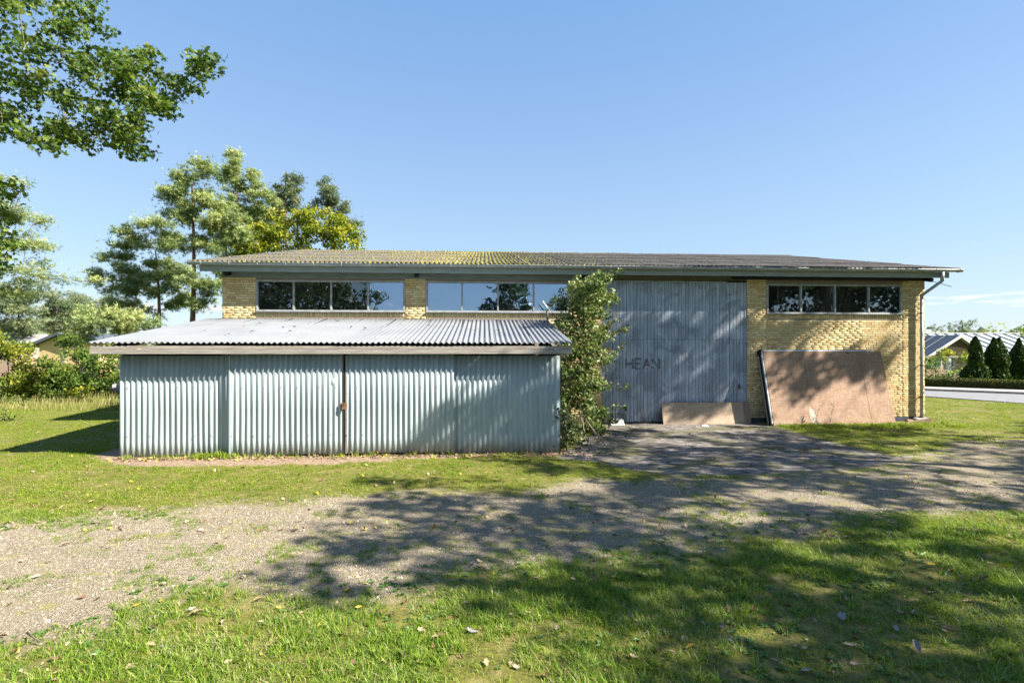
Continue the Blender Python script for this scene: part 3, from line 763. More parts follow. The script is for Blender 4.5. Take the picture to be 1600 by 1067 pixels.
vpanel('front_panel', SX0, at_y(361, 700, SY)[0] + .02, SY, .0, 2.0)
xd0, xd1, xd2 = at_y(361, 700, SY - .045)[0], at_y(539, 700, SY - .045)[0], at_y(709, 700, SY - .045)[0]
d1 = vpanel('door', xd0 + .01, xd1 - .03, SY - .075, .035, 2.03); d1['label'] = 'left sliding door of the shed'
d2 = vpanel('door', xd1 + .045, xd2, SY - .075, .045, 2.03); d2['label'] = 'right sliding door of the shed'
vpanel('front_panel', xd2 - .03, SX1, SY, .01, 2.0)
b = MB(); b.box(xd1 - .018, xd1 - .004, SY - .095, SY - .05, .04, 2.0); b.build('door_edge', M['dark_wood'], d1)  # dark strip: shadow of the gap between the doors put into colour
b = MB(); b.box(xd1 + .024, xd1 + .044, SY - .09, SY - .05, .04, 2.0); b.build('door_edge', M['weathered_wood'], d2)
b = MB(); b.box(xd0 - .012, xd0 + .012, SY - .11, SY - .03, .03, 2.0); b.build('door_edge', M['shed_front'], d1)
b = MB(); zc = at_y(537, 632, SY)[2]
b.box(xd1 - .065, xd1 + .06, SY - .125, SY - .100, zc - .045, zc + .04); b.box(xd1 - .03, xd1 + .03, SY - .145, SY - .126, zc - .085, zc - .01); b.tube([(xd1 - .02, SY - .136, zc - .01), (xd1 - .02, SY - .136, zc + .03), (xd1 + .02, SY - .136, zc + .03), (xd1 + .02, SY - .136, zc - .01)], .005, 6)
bevel(b.build('hasp_lock', M['rust'], d1), .004)
b = MB(); p = at_y(522, 595, SY - .1); b.box(p[0] - .022, p[0] + .022, SY - .1005, SY - .0985, p[2] - .05, p[2] + .05); b.build('sticker', M['white_frame'], d1)
b = MB(); random.seed(31)
for z_ in (1.38, .42):
    x = SX0 + .16
    while x < SX1 - .1:
        yv = SY - (.096 if xd0 < x < xd2 else .022); b.tube([(x, yv, z_ + random.uniform(-.01, .01)), (x, yv - .006, z_)], .009, 6); x += fp * random.choice((3, 4))
tag(b.build('fixing_screw', M['rust'], shed), kind='stuff')
# back darkness, side walls, frame
b = MB(); b.box(SX0 + .03, SX1 - .03, SY + .05, SY + .1, .14, .24); b.box(SX0 + .03, SX1 - .03, SY + .05, SY + .1, 1.8, 1.95)
for x in (SX0 + .05, xd0, xd1, xd2, SX1 - .12): b.box(x, x + .09, SY + .101, SY + .18, 0, 2.0)
b.build('timber_frame', M['dark_wood'], shed)
for x in (SX0, SX1):
    V = []; F = []; n = 280
    for j in range(2):
        for i in range(n + 1):
            y = SY + .03 + (W - SY - .06) * i / n; V.append((x + .018 * math.sin(2 * PI * y / fp), y, .0 if j == 0 else 2.02 + .19 * (y - SY)))
    for i in range(n): F.append((i, i + 1, n + 2 + i, n + 1 + i))
    b = MB(); b.add(V, F); b.build('side_panel', M['shed_front'], shed, True)
b = MB(); b.box(SX0 + .1, SX1 - .1, SY + .2, W - .05, -.02, .02); b.build('shed_floor', M['dark_wood'], shed)
RY0, RZ0, RY1, RZ1 = 9.74, 2.235, W - .02, 2.955
ss = math.atan((RZ1 - RZ0) / (RY1 - RY0)); SL = (RY1 - RY0) / math.cos(ss)
rp = .1114; rx0 = -7.56; rw = 7; nr = 12
sm_ = corr_mesh('shed_roof_sheet', rp, rw, .018, SL, 8, 4, .004); sm_.materials.append(M['shed_roof'])
for k in range(nr):
    o = link('roof_sheet', sm_, shed); o.matrix_parent_inverse = inv_s
    o.location = (rx0 + k * rp * rw, RY0 + random.uniform(-.012, .012), RZ0 + .02 + (.004 if k % 2 else 0)); o.rotation_euler = (ss, 0, random.uniform(-.001, .001))
rx1 = rx0 + nr * rp * rw
fx0, fx1 = rx0 + .03, rx1 - .02
b = MB(); b.box(fx0, fx1, RY0 + .02, RY0 + .045, 2.135, 2.195); bevel(b.build('fascia_board', M['weathered_wood'], shed), .004)
b = MB(); b.box(fx0 - .0, fx1, RY0 + .005, RY0 + .04, 2.035, 2.13); bevel(b.build('fascia_board', M['weathered_wood'], shed), .004)
for x in np.arange(fx0 + .3, fx1, .95): 
    b = MB(); b.hull([(x, RY0 + .05, 2.07), (x + .05, RY0 + .05, 2.07), (x + .05, W - .05, 2.88), (x, W - .05, 2.88)], [(x, RY0 + .05, 2.19), (x + .05, RY0 + .05, 2.19), (x + .05, W - .05, 2.99), (x, W - .05, 2.99)])
    b.build('rafter', M['dark_wood'], shed)
b = MB(); b.box(rx0, rx1, W - .045, W - .008, RZ1 - .03, RZ1 + .035); b.build('flashing', M['shed_roof'], shed)

# tilted metal bracket by the roof corner
bp = at_y(858, 500, W - .6)
br = empty('metal_bracket', tuple(bp)); zr = 2.95
b = MB(); b.tube([(bp[0], W - .35, zr - .1), (bp[0] - .03, W - .35, zr + .28)], .035, 8); b.build('post', M['weathered_wood'], br)
b = MB(); b.tube([(bp[0] + .04, W - .36, zr + .27), (bp[0] - .14, W - .38, zr + .50)], .024, 8); b.tube([(bp[0] - .14, W - .38, zr + .5), (bp[0] - .155, W - .38, zr + .52)], .032, 8); b.build('arm', M['zinc'], br)
tag(br, 'short tilted metal pipe bracket on a post at the top corner of the shed roof', 'bracket')

# ------------------------------------------------------------------ leaning boards
lb = empty('leaning_panel', (10, 13.5, 0)); tag(lb, 'big brown plywood-faced door panel leaning on the brick wall at right', 'panel')
yT, zT, yB2, zB = 13.72, 2.10, 13.16, -.02
xa, xb = at_y(1190, 549, yT)[0], at_y(1373, 549, yT)[0]
Vn = Vector((0, yT - yB2, zT - zB)); Ln = Vn.length; Vn.normalize(); Nn = Vector((0, -Vn.z, Vn.y))
def lean(bx, u0, u1, v0, v1, t0, t1, skew=0):
    pts = []
    for t in (t0, t1):
        for (u, v_) in ((u0, v0), (u1, v0), (u1, v1), (u0, v1)):
            P_ = Vector((u, yB2, zB)) + Vn * v_ + Nn * t; pts.append(P_)
    bx.add(pts, [(0, 3, 2, 1), (4, 5, 6, 7), (0, 1, 5, 4), (1, 2, 6, 5), (2, 3, 7, 6), (3, 0, 4, 7)])
    return bx
j1, j2 = at_y(1251, 549, yT)[0], at_y(1338, 549, yT)[0]
for (u0, u1, v0, v1) in ((xa, j1 - .003, 1.50, Ln - .03), (xa, j1 - .003, 1.06, 1.494), (xa, j1 - .003, .72, 1.054), (xa, j1 - .003, 0, .714), (j1 + .003, j2 - .003, 0, Ln - .03), (j2 + .003, xb, 0, Ln - .032)):
    lean(MB(), u0, u1, v0, v1, .045 + random.uniform(-.002, .002), .06 + random.uniform(-.002, .002)).build('plywood_sheet', M['ply'], lb)
lean(MB(), xa - .02, xb - .3, Ln - .028, Ln + .012, -.04, .062).build('top_strip', M['white_frame'], lb)
for t0, nm, mt in ((.0, 'frame_rail', 'zinc'), (-.09, 'frame_rail', 'dark_beam'), (-.16, 'frame_rail', 'zinc')):
    lean(MB(), xa - .05, xa - .012, 0, Ln - .03, t0, t0 + .055).build(nm, M[mt], lb)
lean(MB(), xa - .01, xb - .02, .02, Ln - .04, -.03, .043).build('core', M['dark_wood'], lb)
lean(MB(), xa - .07, xa + .02, Ln - .12, Ln + .02, -.18, .04).build('hinge_block', M['dark_beam'], lb)
lean(MB(), xa - .045, xa + .0, -.0, .08, -.17, .066).build('hinge_block', M['dark_beam'], lb)
# white paint patch
b = MB(); random.seed(4); cx_, cv_ = j1 - .01, .28; ring = []
for k in range(18):
    a_ = 2 * PI * k / 18; rr_ = random.uniform(.75, 1.2); u_, v_ = cx_ + .09 * rr_ * math.cos(a_), cv_ + .26 * rr_ * math.sin(a_); P_ = Vector((u_, yB2, zB)) + Vn * v_ + Nn * .0633; ring.append(P_)
b.add(ring, [tuple(range(18))]); b.build('paint_patch', plain('thin_white_paint', (.46, .41, .36), (.36, .28, .22), .8, 14), lb)
b = MB(); px_ = at_y(1321, 552, yT)[0]; lean(b, px_ - .05, px_ + .05, Ln - .10, Ln - .075, .0625, .066); b.build('handle_slot', M['dark_beam'], lb)

def small_ply(pxa, pxb, yTop, yBot, hgt, lab, mat):
    x0, x1 = at_y(pxa, 662, yBot)[0], at_y(pxb, 662, yBot)[0]
    b = MB(); b.hull([(x0, yBot, -.01), (x1, yBot, -.01), (x1, yBot + .012, -.01), (x0, yBot + .012, -.01)], [(x0, yTop, hgt), (x1, yTop, hgt), (x1, yTop + .012, hgt), (x0, yTop + .012, hgt)])
    o = b.build('plywood_board', mat); tag(o, lab, 'board'); return o
small_ply(1037, 1165, 13.78, 13.60, .60, 'pale knotty plywood strip leaning lengthwise at the foot of the board door', M['ply2'])
small_ply(1060, 1174, 13.82, 13.66, .60, 'brown plywood offcut showing behind the right end of the pale strip', M['ply'])
p = on_ground(965, 664); b = MB(); b.hull([(p[0] - .19, 13.55, 0), (p[0] + .2, 13.55, 0), (p[0] + .2, 13.58, 0), (p[0] - .19, 13.58, 0)], [(p[0] - .19, 13.68, .15), (p[0] + .19, 13.68, .17), (p[0] + .19, 13.71, .17), (p[0] - .19, 13.71, .15)])
tag(bevel(b.build('white_plate', M['white_frame']), .004), 'small white plate lying against the door foot beside the shrub', 'plate')
p = on_ground(1102, 667); b = MB(); b.add([(p[0] - .09, p[1], .01), (p[0] + .1, p[1] - .02, .012), (p[0] + .08, p[1] + .07, .05), (p[0] - .05, p[1] + .08, .055), (p[0], p[1] + .03, .06)], [(0, 1, 4), (1, 2, 4), (2, 3, 4), (3, 0, 4)])
tag(b.build('plastic_scrap', M['pale_bits']), 'crumpled white plastic scrap below the pale plywood strip', 'litter')

# broken gully at the downpipe foot
gl_ = empty('drain_gully', (xw, W - .2, 0)); tag(gl_, 'broken brown clay drain gully with mortar heap at the downpipe foot', 'drain')
b = MB(); q = Vector((xw - .18, W - .26, 0))
b.hull([q + Vector((-.25, -.14, -.02)), q + Vector((.16, -.2, -.02)), q + Vector((.2, -.15, -.02)), q + Vector((-.22, -.09, -.02))], [q + Vector((-.27, -.10, .06)), q + Vector((.17, -.18, .155)), q + Vector((.21, -.13, .15)), q + Vector((-.24, -.05, .075))])
b.build('gully_side', M['clay'], gl_)
b = MB(); b.hull([(xw - .3, W - .3, -.02), (xw + .2, W - .32, -.02), (xw + .32, W - .02, -.02), (xw - .3, W - .02, -.02)], [(xw - .2, W - .2, .09), (xw + .1, W - .2, .11), (xw + .16, W - .03, .13), (xw - .24, W - .03, .12)])
bevel(b.build('mortar_heap', M['concrete'], gl_), .03, 2)
b = MB(); b.tube([(xw, W - .085, .10), (xw, W - .085, .15)], .065, 12); b.build('collar', M['clay'], gl_)
b = MB(); b.hull([(xw - .62, W - .28, -.02), (xw - .36, W - .34, -.02), (xw - .34, W - .1, -.02), (xw - .58, W - .08, -.02)], [(xw - .56, W - .22, .05), (xw - .40, W - .26, .07), (xw - .38, W - .12, .08), (xw - .52, W - .12, .07)])
bevel(b.build('rubble', M['clay'], gl_), .02, 2)

# ------------------------------------------------------------------ vegetation tools
def rand_rot(n, up=.0):
    """n random frames; 'up' biases the leaf normals upwards"""
    nv = RNG.normal(0, 1, (n, 3)); nv[:, 2] += up * 2; nv /= np.linalg.norm(nv, axis=1, keepdims=True) + 1e-9
    t = RNG.normal(0, 1, (n, 3)); t -= nv * (t * nv).sum(1, keepdims=True); t /= np.linalg.norm(t, axis=1, keepdims=True) + 1e-9
    b_ = np.cross(nv, t)
    return np.stack([t, b_, nv], 1)          # rows: axes
T_DIAMOND = (np.array([(-.5, 0, 0), (0, -.32, .05), (.5, 0, 0), (0, .32, .05)]), np.array([(0, 1, 2), (0, 2, 3)]))
T_OVAL = (np.array([(-.5, 0, 0), (-.2, -.3, .05), (.25, -.26, .05), (.5, 0, -.04), (.25, .26, .05), (-.2, .3, .05)]), np.array([(0, 1, 2), (0, 2, 3), (0, 3, 4), (0, 4, 5)]))
# lobed leaf (maple / oak like), fan about the base
_a = [(-.5, 0), (-.32, -.12), (-.30, -.36), (-.08, -.20), (.10, -.46), (.18, -.17), (.36, -.2), (.5, 0), (.36, .2), (.18, .17), (.10, .46), (-.08, .20), (-.30, .36), (-.32, .12)]
T_LOBED = (np.array([(x, y, .08 * abs(y) * 2 - .06 * x * x) for x, y in _a] + [(.05, 0, -.02)]), np.array([(14, i, (i + 1) % 14) for i in range(14)]))
_n = []
_f = []
for k in range(7):                            # needle tuft: thin blades fanning out
    a = 2 * PI * k / 7 + .3; el = .35 + .5 * (k % 3) / 2
    d_ = np.array((math.cos(a) * math.cos(el), math.sin(a) * math.cos(el), math.sin(el))); s_ = np.array((-math.sin(a), math.cos(a), 0)) * .085
    _n += [-s_ + d_ * .05, s_ + d_ * .05, d_]; _f.append((3 * k, 3 * k + 1, 3 * k + 2))
T_NEEDLE = (np.array(_n), np.array(_f))
def scatter(name, ctr, size, templ, mat, parent=None, up=.3, tint=None, loc=None):
    tv, tf = templ; n = len(ctr)
    Rm = rand_rot(n, up); size = np.broadcast_to(size, (n,))
    V = np.einsum('kj,nji->nki', tv, Rm) * size[:, None, None] + ctr[:, None, :]
    F = (np.arange(n)[:, None, None] * len(tv) + tf[None]).reshape(-1, tf.shape[1])
    if tint is None: tint = RNG.random(n)
    me = mesh_np(name, V.reshape(-1, 3), F, False, {'tint': np.repeat(np.clip(tint, 0, 1), len(tv))})
    return link(name, me, parent, mat)
def clumps(ctrs, rads, per, flat=.6, shell=.5):
    """leaf positions around clump centres, denser near the clump surface"""
    out = []; tt = []
    for c_, r_ in zip(ctrs, rads):
        n = max(3, int(per * (r_ ** 2) * random.uniform(.75, 1.25)))
        d_ = RNG.normal(0, 1, (n, 3)); d_ /= np.linalg.norm(d_, axis=1, keepdims=True)
        rr = r_ * RNG.random(n) ** (1 / (1.6 + shell * 3))
        p = d_ * rr[:, None] * np.array((1, 1, flat)) + np.asarray(c_)
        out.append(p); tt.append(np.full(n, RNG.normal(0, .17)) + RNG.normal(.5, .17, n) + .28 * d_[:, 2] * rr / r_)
    return np.concatenate(out), np.concatenate(tt)
def skeleton(base, top, ctrs, r0, mat, parent, name='trunk', lean_=None, bend=.15, rmin=.01, nroot=7, start=.25, bname='branch'):
    """trunk from base to top, then a limb from the nearest node to every clump centre"""
    base = Vector(base); top = Vector(top); H_ = (top - base).length
    pts = []; rs = []
    off = Vector((random.uniform(-1, 1), random.uniform(-1, 1), 0)) * bend * H_ * .2
    for i in range(nroot + 1):
        t = i / nroot; pts.append(base.lerp(top, t) + off * math.sin(PI * t)); rs.append(r0 * (1 - .8 * t) * (1.25 if i == 0 else 1))
    b = MB(); b.tube(pts, rs, 9); o = b.build(name, mat, parent, True)
    nodes = [(p, r) for i, (p, r) in enumerate(zip(pts, rs)) if i / nroot >= start]
    b = MB()
    for c_ in sorted(ctrs, key=lambda q: (Vector(q) - (base.lerp(top, .6))).length):
        c_ = Vector(c_)
        bi = min(range(len(nodes)), key=lambda k: (nodes[k][0] - c_).length + max(0, nodes[k][0].z - c_.z) * .8)
        p, r = nodes[bi]; Ld = (c_ - p).length
        if Ld < .08: continue
        r1 = max(rmin, min(r * .6, Ld * .028 + rmin)); mid = p.lerp(c_, .5) + Vector((random.uniform(-1, 1), random.uniform(-1, 1), random.uniform(-.3, .8))) * Ld * .09
        b.tube([p, mid, c_], [r1, r1 * .75, max(rmin * .6, r1 * .45)], 5, False)
        nodes.append((mid, r1 * .75)); nodes.append((c_, max(rmin, r1 * .5)))
    if b.v: b.build(bname, mat, parent, True)
    return o
G_DEC = [(0, (.030, .058, .010)), (.35, (.055, .105, .014)), (.65, (.095, .16, .022)), (1, (.17, .22, .035))]
M['leaf_maple'] = leafmat('maple_leaf', [(0, (.034, .064, .012)), (.4, (.064, .116, .017)), (.7, (.112, .173, .026)), (1, (.203, .232, .045))], .38)
M['leaf_bush'] = leafmat('bush_leaf', [(0, (.038, .075, .013)), (.4, (.075, .135, .019)), (.7, (.128, .195, .030)), (1, (.210, .240, .045))], .35)
M['leaf_yellow'] = leafmat('yellowing_leaf', [(0, (.065, .106, .012)), (.35, (.148, .201, .016)), (.65, (.261, .286, .018)), (1, (.331, .297, .025))], .4)
M['leaf_yellowgreen'] = leafmat('yellow_green_leaf', [(0, (.053, .083, .011)), (.4, (.105, .150, .015)), (.7, (.180, .210, .022)), (1, (.270, .255, .030))], .38)
M['leaf_shrub'] = leafmat('pale_shrub_leaf', [(0, (.030, .053, .012)), (.35, (.071, .113, .022)), (.6, (.142, .190, .050)), (.8, (.225, .267, .112)), (1, (.178, .134, .056))], .3, .5, spec=.4)
M['leaf_dark'] = leafmat('dark_glossy_leaf', [(0, (.017, .030, .009)), (.5, (.034, .056, .013)), (1, (.068, .090, .022))], .2, .4, spec=.5)
M['needle'] = leafmat('pine_needle', [(0, (.085, .137, .051)), (.35, (.180, .242, .085)), (.65, (.306, .362, .136)), (1, (.443, .454, .192))], .3, .6)
M['needle_blue'] = leafmat('blue_green_needle', [(0, (.058, .088, .046)), (.5, (.126, .171, .084)), (1, (.228, .248, .118))], .25, .6)
M['thuja'] = leafmat('thuja_scale_leaf', [(0, (.015, .038, .006)), (.5, (.038, .083, .011)), (1, (.098, .158, .022))], .15, .6)
M['hedge_leaf'] = leafmat('hedge_leaf', [(0, (.034, .049, .009)), (.5, (.075, .098, .015)), (1, (.150, .150, .030))], .25, .6)
M['dry'] = leafmat('dry_grass', [(0, (.128, .160, .024)), (.5, (.240, .232, .064)), (1, (.384, .328, .176))], .3, .8)

def ptree(name, label, cat, blobs, d, base_px, trunk_top, mat, bark, group=None, size=.15, templ=T_NEEDLE, per=760, flat=.55, r0=.16, depth=1.0, seed=0, cl_r=(.2, .42), n_per_m2=1.6, up=.5, start=.3, rmin=.012, tn=1):
    """tree whose crown fills the surveyed outline 'blobs' [(px,py,rx,ry)] seen at distance d"""
    random.seed(seed); s = d / FPX; ctr = []; rad = []
    for (px, py, rx, ry) in blobs:
        area = PI * rx * ry * s * s
        for _ in range(max(2, int(area * n_per_m2 * (1 + depth)))):
            a = random.uniform(0, 2 * PI); q = random.random() ** .5
            dz = random.uniform(-1, 1) * depth * min(rx, ry) * s * math.sqrt(max(.1, 1 - q * q)) * 1.2
            ctr.append(at_d(px + rx * q * math.cos(a), py + ry * q * math.sin(a), d + dz)); rad.append(random.uniform(*cl_r))
    P_, T_ = clumps(ctr, rad, per, flat)
    if templ is T_NEEDLE: P_ = P_ + RNG.normal(0, 1, P_.shape) * np.where(RNG.random((len(P_), 1)) < .4, .15, .05)
    base = at_d(base_px[0], base_px[1], d); base[2] = -.05
    root = empty(name, tuple(base))
    tag(root, label, cat, group)
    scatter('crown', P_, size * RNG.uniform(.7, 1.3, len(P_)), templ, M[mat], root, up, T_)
    skeleton(base, at_d(trunk_top[0], trunk_top[1], d), ctr, r0, M[bark], root, 'trunk', start=start, rmin=rmin)
    return root
# pines behind the workshop and beside it, left
gp = 'pines behind the workshop'
ptree('pine_tree', 'broad leftmost scots pine with forked orange trunk left of the workshop roof', 'pine',
      [(180, 400, 28, 22), (235, 365, 52, 22), (200, 440, 50, 22), (185, 480, 36, 16), (250, 430, 45, 22), (270, 465, 34, 16), (225, 492, 30, 10), (160, 430, 16, 12)], 26, (238, 560), (243, 392), 'needle', 'pine_bark', gp, seed=1, r0=.15, n_per_m2=3.5)
ptree('pine_tree', 'tall scots pine with straight orange trunk just left of the workshop corner', 'pine',
      [(305, 275, 30, 24), (290, 310, 50, 22), (320, 335, 55, 22), (345, 365, 45, 20), (300, 385, 50, 14), (335, 440, 30, 26), (295, 430, 22, 14), (325, 478, 22, 12), (262, 300, 10, 8)], 24, (293, 560), (300, 290), 'needle', 'pine_bark', gp, seed=2, r0=.17, n_per_m2=3.5)
ptree('pine_tree', 'tallest dense green pine rising behind the left roof end', 'pine',
      [(368, 255, 16, 18), (372, 285, 36, 20), (385, 315, 46, 24), (370, 350, 46, 26), (365, 390, 30, 22), (355, 420, 20, 18)], 31, (363, 560), (370, 262), 'needle', 'pine_bark', gp, seed=3, r0=.15, n_per_m2=3.5)
ptree('pine_tree', 'blue green pine top behind the yellowing tree, second from the right of the pines', 'pine',
      [(447, 292, 24, 20), (440, 325, 30, 24), (430, 360, 34, 26)], 33.5, (440, 560), (446, 285), 'needle_blue', 'pine_bark', gp, seed=4, r0=.13, n_per_m2=3.5)
ptree('pine_tree', 'rightmost blue green pine top behind the yellowing tree', 'pine',
      [(512, 300, 14, 20), (515, 325, 28, 16), (500, 345, 36, 18), (545, 350, 22, 8)], 34.5, (515, 560), (512, 290), 'needle_blue', 'pine_bark', gp, seed=5, r0=.12, n_per_m2=3.5)
ptree('yellowing_tree', 'yellow green broadleaf tree with turning leaves behind the workshop roof', 'tree',
      [(400, 372, 34, 20), (455, 352, 52, 20), (505, 352, 44, 26), (535, 372, 30, 22), (450, 385, 80, 22), (380, 402, 20, 16), (350, 440, 10, 18)], 29.4, (460, 560), (465, 350), 'leaf_yellow', 'stem', None, size=.17, templ=T_OVAL, per=300, flat=.8, seed=6, cl_r=(.3, .6), n_per_m2=2.4, up=.4)
# left edge pine and far conifers
ptree('pine_tree', 'airy pine with long level boughs at the left edge of the picture', 'pine',
      [(15, 285, 40, 16), (10, 325, 60, 14), (40, 345, 36, 9), (20, 378, 60, 14), (70, 385, 30, 7), (20, 420, 62, 14), (90, 434, 30, 6), (130, 438, 20, 5), (10, 450, 50, 14)], 20, (-30, 560), (-10, 280), 'needle', 'pine_bark', None, seed=7, r0=.16, n_per_m2=2.2, flat=.45, cl_r=(.25, .5), size=.11, per=620)
for k, (bl, bx, tp, dd_) in enumerate((
        ([(30, 455, 40, 14), (20, 480, 50, 20), (40, 505, 40, 16)], 30, (30, 440), 40),
        ([(85, 462, 16, 16), (85, 488, 34, 16), (95, 508, 30, 12)], 88, (86, 450), 44),
        ([(120, 470, 14, 14), (122, 492, 30, 18)], 121, (120, 460), 48),
        ([(165, 478, 30, 10), (150, 490, 24, 12)], 160, (160, 468), 50))):
    ptree('spruce_tree', ('dark blue green spruce at the far left above the shrubs', 'pointed spruce above the tan gable house', 'narrow spruce tip right of the tan gable house', 'farthest spruce behind the low grey green pine')[k], 'spruce',
          bl, dd_, (bx, 560), tp, 'needle_blue', 'stem', 'far spruces', seed=20 + k, size=.2, per=220, flat=.5, n_per_m2=.9, cl_r=(.6, 1.0), r0=.12)
ptree('low_pine', 'low spreading grey green pine behind the left end of the shed roof', 'pine',
      [(150, 500, 30, 16), (185, 502, 40, 18), (215, 508, 34, 14), (235, 512, 20, 10), (130, 520, 24, 12)], 19, (215, 575), (212, 515), 'needle', 'stem', None, seed=30, per=420, n_per_m2=5, cl_r=(.2, .4))
# deciduous shrubs
def shrub(name, label, cat, blobs, d, basex, mat='leaf_bush', group=None, seed=0, size=.105, per=700, n=3.6, templ=T_OVAL, cl=(.25, .45), bark='stem', flat=.8, depth=1.0, topy=None, base_z=-.03):
    random.seed(seed)
    return ptree(name, label, cat, blobs, d, (basex, 560), (basex, topy or blobs[0][1]), mat, bark, group, size, templ, per, flat, .05, depth, seed, cl, n, .35, .05, .006)
gs = 'shrubs along the left edge of the lawn'
shrub('shrub', 'bright green leafy shrub in front of the tan gable house', 'shrub', [(62, 572, 26, 13), (85, 578, 24, 12), (90, 590, 36, 14), (95, 602, 40, 14), (80, 618, 50, 9)], 21.5, 88, seed=40, group=gs)
shrub('shrub', 'dark green tall shrub right beside the tan gable house', 'shrub', [(115, 545, 22, 24), (130, 570, 26, 24), (112, 525, 12, 12), (130, 600, 24, 14)], 23, 120, seed=41, group=gs)
shrub('shrub', 'green shrub directly against the left end of the shed', 'shrub', [(165, 570, 26, 22), (155, 592, 26, 18), (185, 590, 22, 16), (180, 548, 22, 14), (155, 616, 34, 8)], 22, 163, seed=42, group=gs)
shrub('shrub', 'yellow green bush at the left picture edge', 'shrub', [(10, 562, 36, 24), (20, 595, 42, 22), (-10, 530, 30, 26), (24, 552, 18, 12), (40, 590, 22, 16), (15, 618, 46, 12)], 20, 12, mat='leaf_yellowgreen', seed=43, group=gs)
shrub('shrub', 'low yellow topped bush right of the rusty dry stalk', 'shrub', [(135, 608, 16, 9), (112, 612, 14, 6)], 20.5, 128, mat='leaf_yellow', seed=44, group=gs)
shrub('shrub', 'dusty green bramble mound at the lower left picture edge', 'shrub', [(5, 645, 26, 14), (20, 632, 24, 9), (-10, 665, 20, 10)], 14.5, 5, seed=45, group=gs, size=.06, per=900, cl=(.18, .3), n=6)
shrub('shrub', 'dark green tall bush behind the yellow green bush at left', 'shrub', [(15, 545, 26, 12), (0, 535, 24, 14), (48, 580, 12, 10)], 24.5, 30, seed=46, group=gs)
# tall dry grass along the shrubs
n = 2600
px_ = RNG.uniform(-30, 186, n); dd_ = 1596.0 / RNG.uniform(72, 94, n)
P_ = np.array([at_d(a, 600, b_) for a, b_ in zip(px_, dd_)]); P_[:, 2] = 0
hgt = RNG.uniform(.06, .38, n); ln_ = RNG.normal(0, .16, (n, 2)); wd = .006
V = np.zeros((n, 4, 3)); ang = RNG.uniform(0, PI, n); sx_ = np.stack([np.cos(ang), np.sin(ang), 0 * ang], 1) * wd
V[:, 0] = P_ - sx_; V[:, 1] = P_ + sx_; V[:, 2] = P_ + sx_ * .6; V[:, 3] = P_ - sx_ * .2
V[:, 2, :2] += ln_ * hgt[:, None]; V[:, 3, :2] += ln_ * hgt[:, None]; V[:, 2, 2] += hgt; V[:, 3, 2] += hgt * 1.05
me = mesh_np('dry_grass', V.reshape(-1, 3), np.arange(n * 4).reshape(n, 4), False, {'tint': np.repeat(RNG.random(n), 4)})
tag(link('dry_grass', me, None, M['dry']), kind='stuff')
st_ = empty('dry_stalk', tuple(on_ground(57, 622))); q = on_ground(57, 622)
b = MB(); b.tube([(q[0], q[1], 0), (q[0] + .05, q[1], .7), (q[0] + .02, q[1], 1.25)], [.02, .015, .006], 5); b.build('stem', M['rust'], st_)
P_ = q + np.stack([RNG.normal(.03, .1, 160), RNG.normal(0, .1, 160), RNG.uniform(.15, 1.3, 160)], 1)
rl = leafmat('rusty_seed_heads', [(0, (.15, .07, .03)), (1, (.34, .17, .08))], .2)
scatter('seed_head', P_, .08, T_OVAL, rl, st_); tag(st_, 'rusty brown dock stalk standing in the dry grass left of the shed', 'weed')

# overhanging maple, top left: crown in view, trunk off to the left
random.seed(5)
def limb_cloud(paths, d0, step, rr):
    ctr = []; rad = []
    for pth in paths:
        for (p, q) in zip(pth[:-1], pth[1:]):
            Ls = math.hypot(q[0] - p[0], q[1] - p[1]); k = max(1, int(Ls / step))
            for i in range(k):
                t = (i + random.random()) / k; w_ = (p[2] + (q[2] - p[2]) * t)
                ctr.append(at_d(p[0] + (q[0] - p[0]) * t + random.uniform(-w_, w_), p[1] + (q[1] - p[1]) * t + random.uniform(-w_, w_), d0 + random.uniform(-.7, .7))); rad.append(random.uniform(*rr))
    return ctr, rad
paths = [[(-160, 60, 60), (-60, 75, 55), (40, 90, 42), (120, 112, 34), (180, 125, 26), (235, 132, 20)],
         [(235, 132, 20), (262, 135, 14), (285, 138, 6), (300, 128, 6)], [(296, 118, 7), (318, 95, 10), (300, 90, 6)], [(315, 110, 10), (335, 100, 7)],
         [(120, 100, 20), (160, 95, 12), (205, 95, 6)], [(180, 120, 16), (225, 100, 14), (232, 85, 7), (252, 86, 4)], [(235, 140, 14), (262, 165, 9), (262, 172, 4)],
         [(-60, 5, 20), (30, 5, 10), (60, -10, 12)], [(70, 20, 16), (115, 12, 14), (135, 5, 12)], [(70, 40, 10), (100, 48, 10), (118, 55, 8)], [(125, 30, 9), (155, 38, 10), (168, 50, 9)], [(128, 45, 6), (130, 65, 7)],
         [(20, 60, 20), (60, 72, 5), (74, 66, 2)], [(-80, 130, 40), (0, 135, 30), (60, 150, 24), (110, 165, 22), (150, 185, 18), (190, 200, 15), (222, 205, 6)],
         [(150, 190, 12), (190, 225, 9), (215, 238, 6)], [(190, 215, 9), (225, 232, 4)], [(-60, 170, 20), (10, 190, 14), (50, 210, 12), (60, 230, 5)], [(60, 205, 9), (75, 235, 4)], [(60, 190, 10), (100, 205, 10), (140, 228, 6)],
         [(160, 170, 14), (200, 178, 10), (226, 198, 5)], [(200, 160, 14), (235, 165, 10), (262, 178, 5)], [(-60, 200, 12), (0, 208, 5), (20, 190, 8)],
         [(-120, 260, 30), (-30, 300, 14), (4, 295, 11), (30, 308, 6)], [(-60, 340, 20), (-10, 330, 12), (15, 345, 8)], [(-40, 380, 18), (-5, 378, 12), (22, 380, 7)], [(-60, 420, 16), (-20, 410, 10), (8, 408, 6)]]
ctr, rad = limb_cloud(paths, 7.2, 9, (.13, .24))
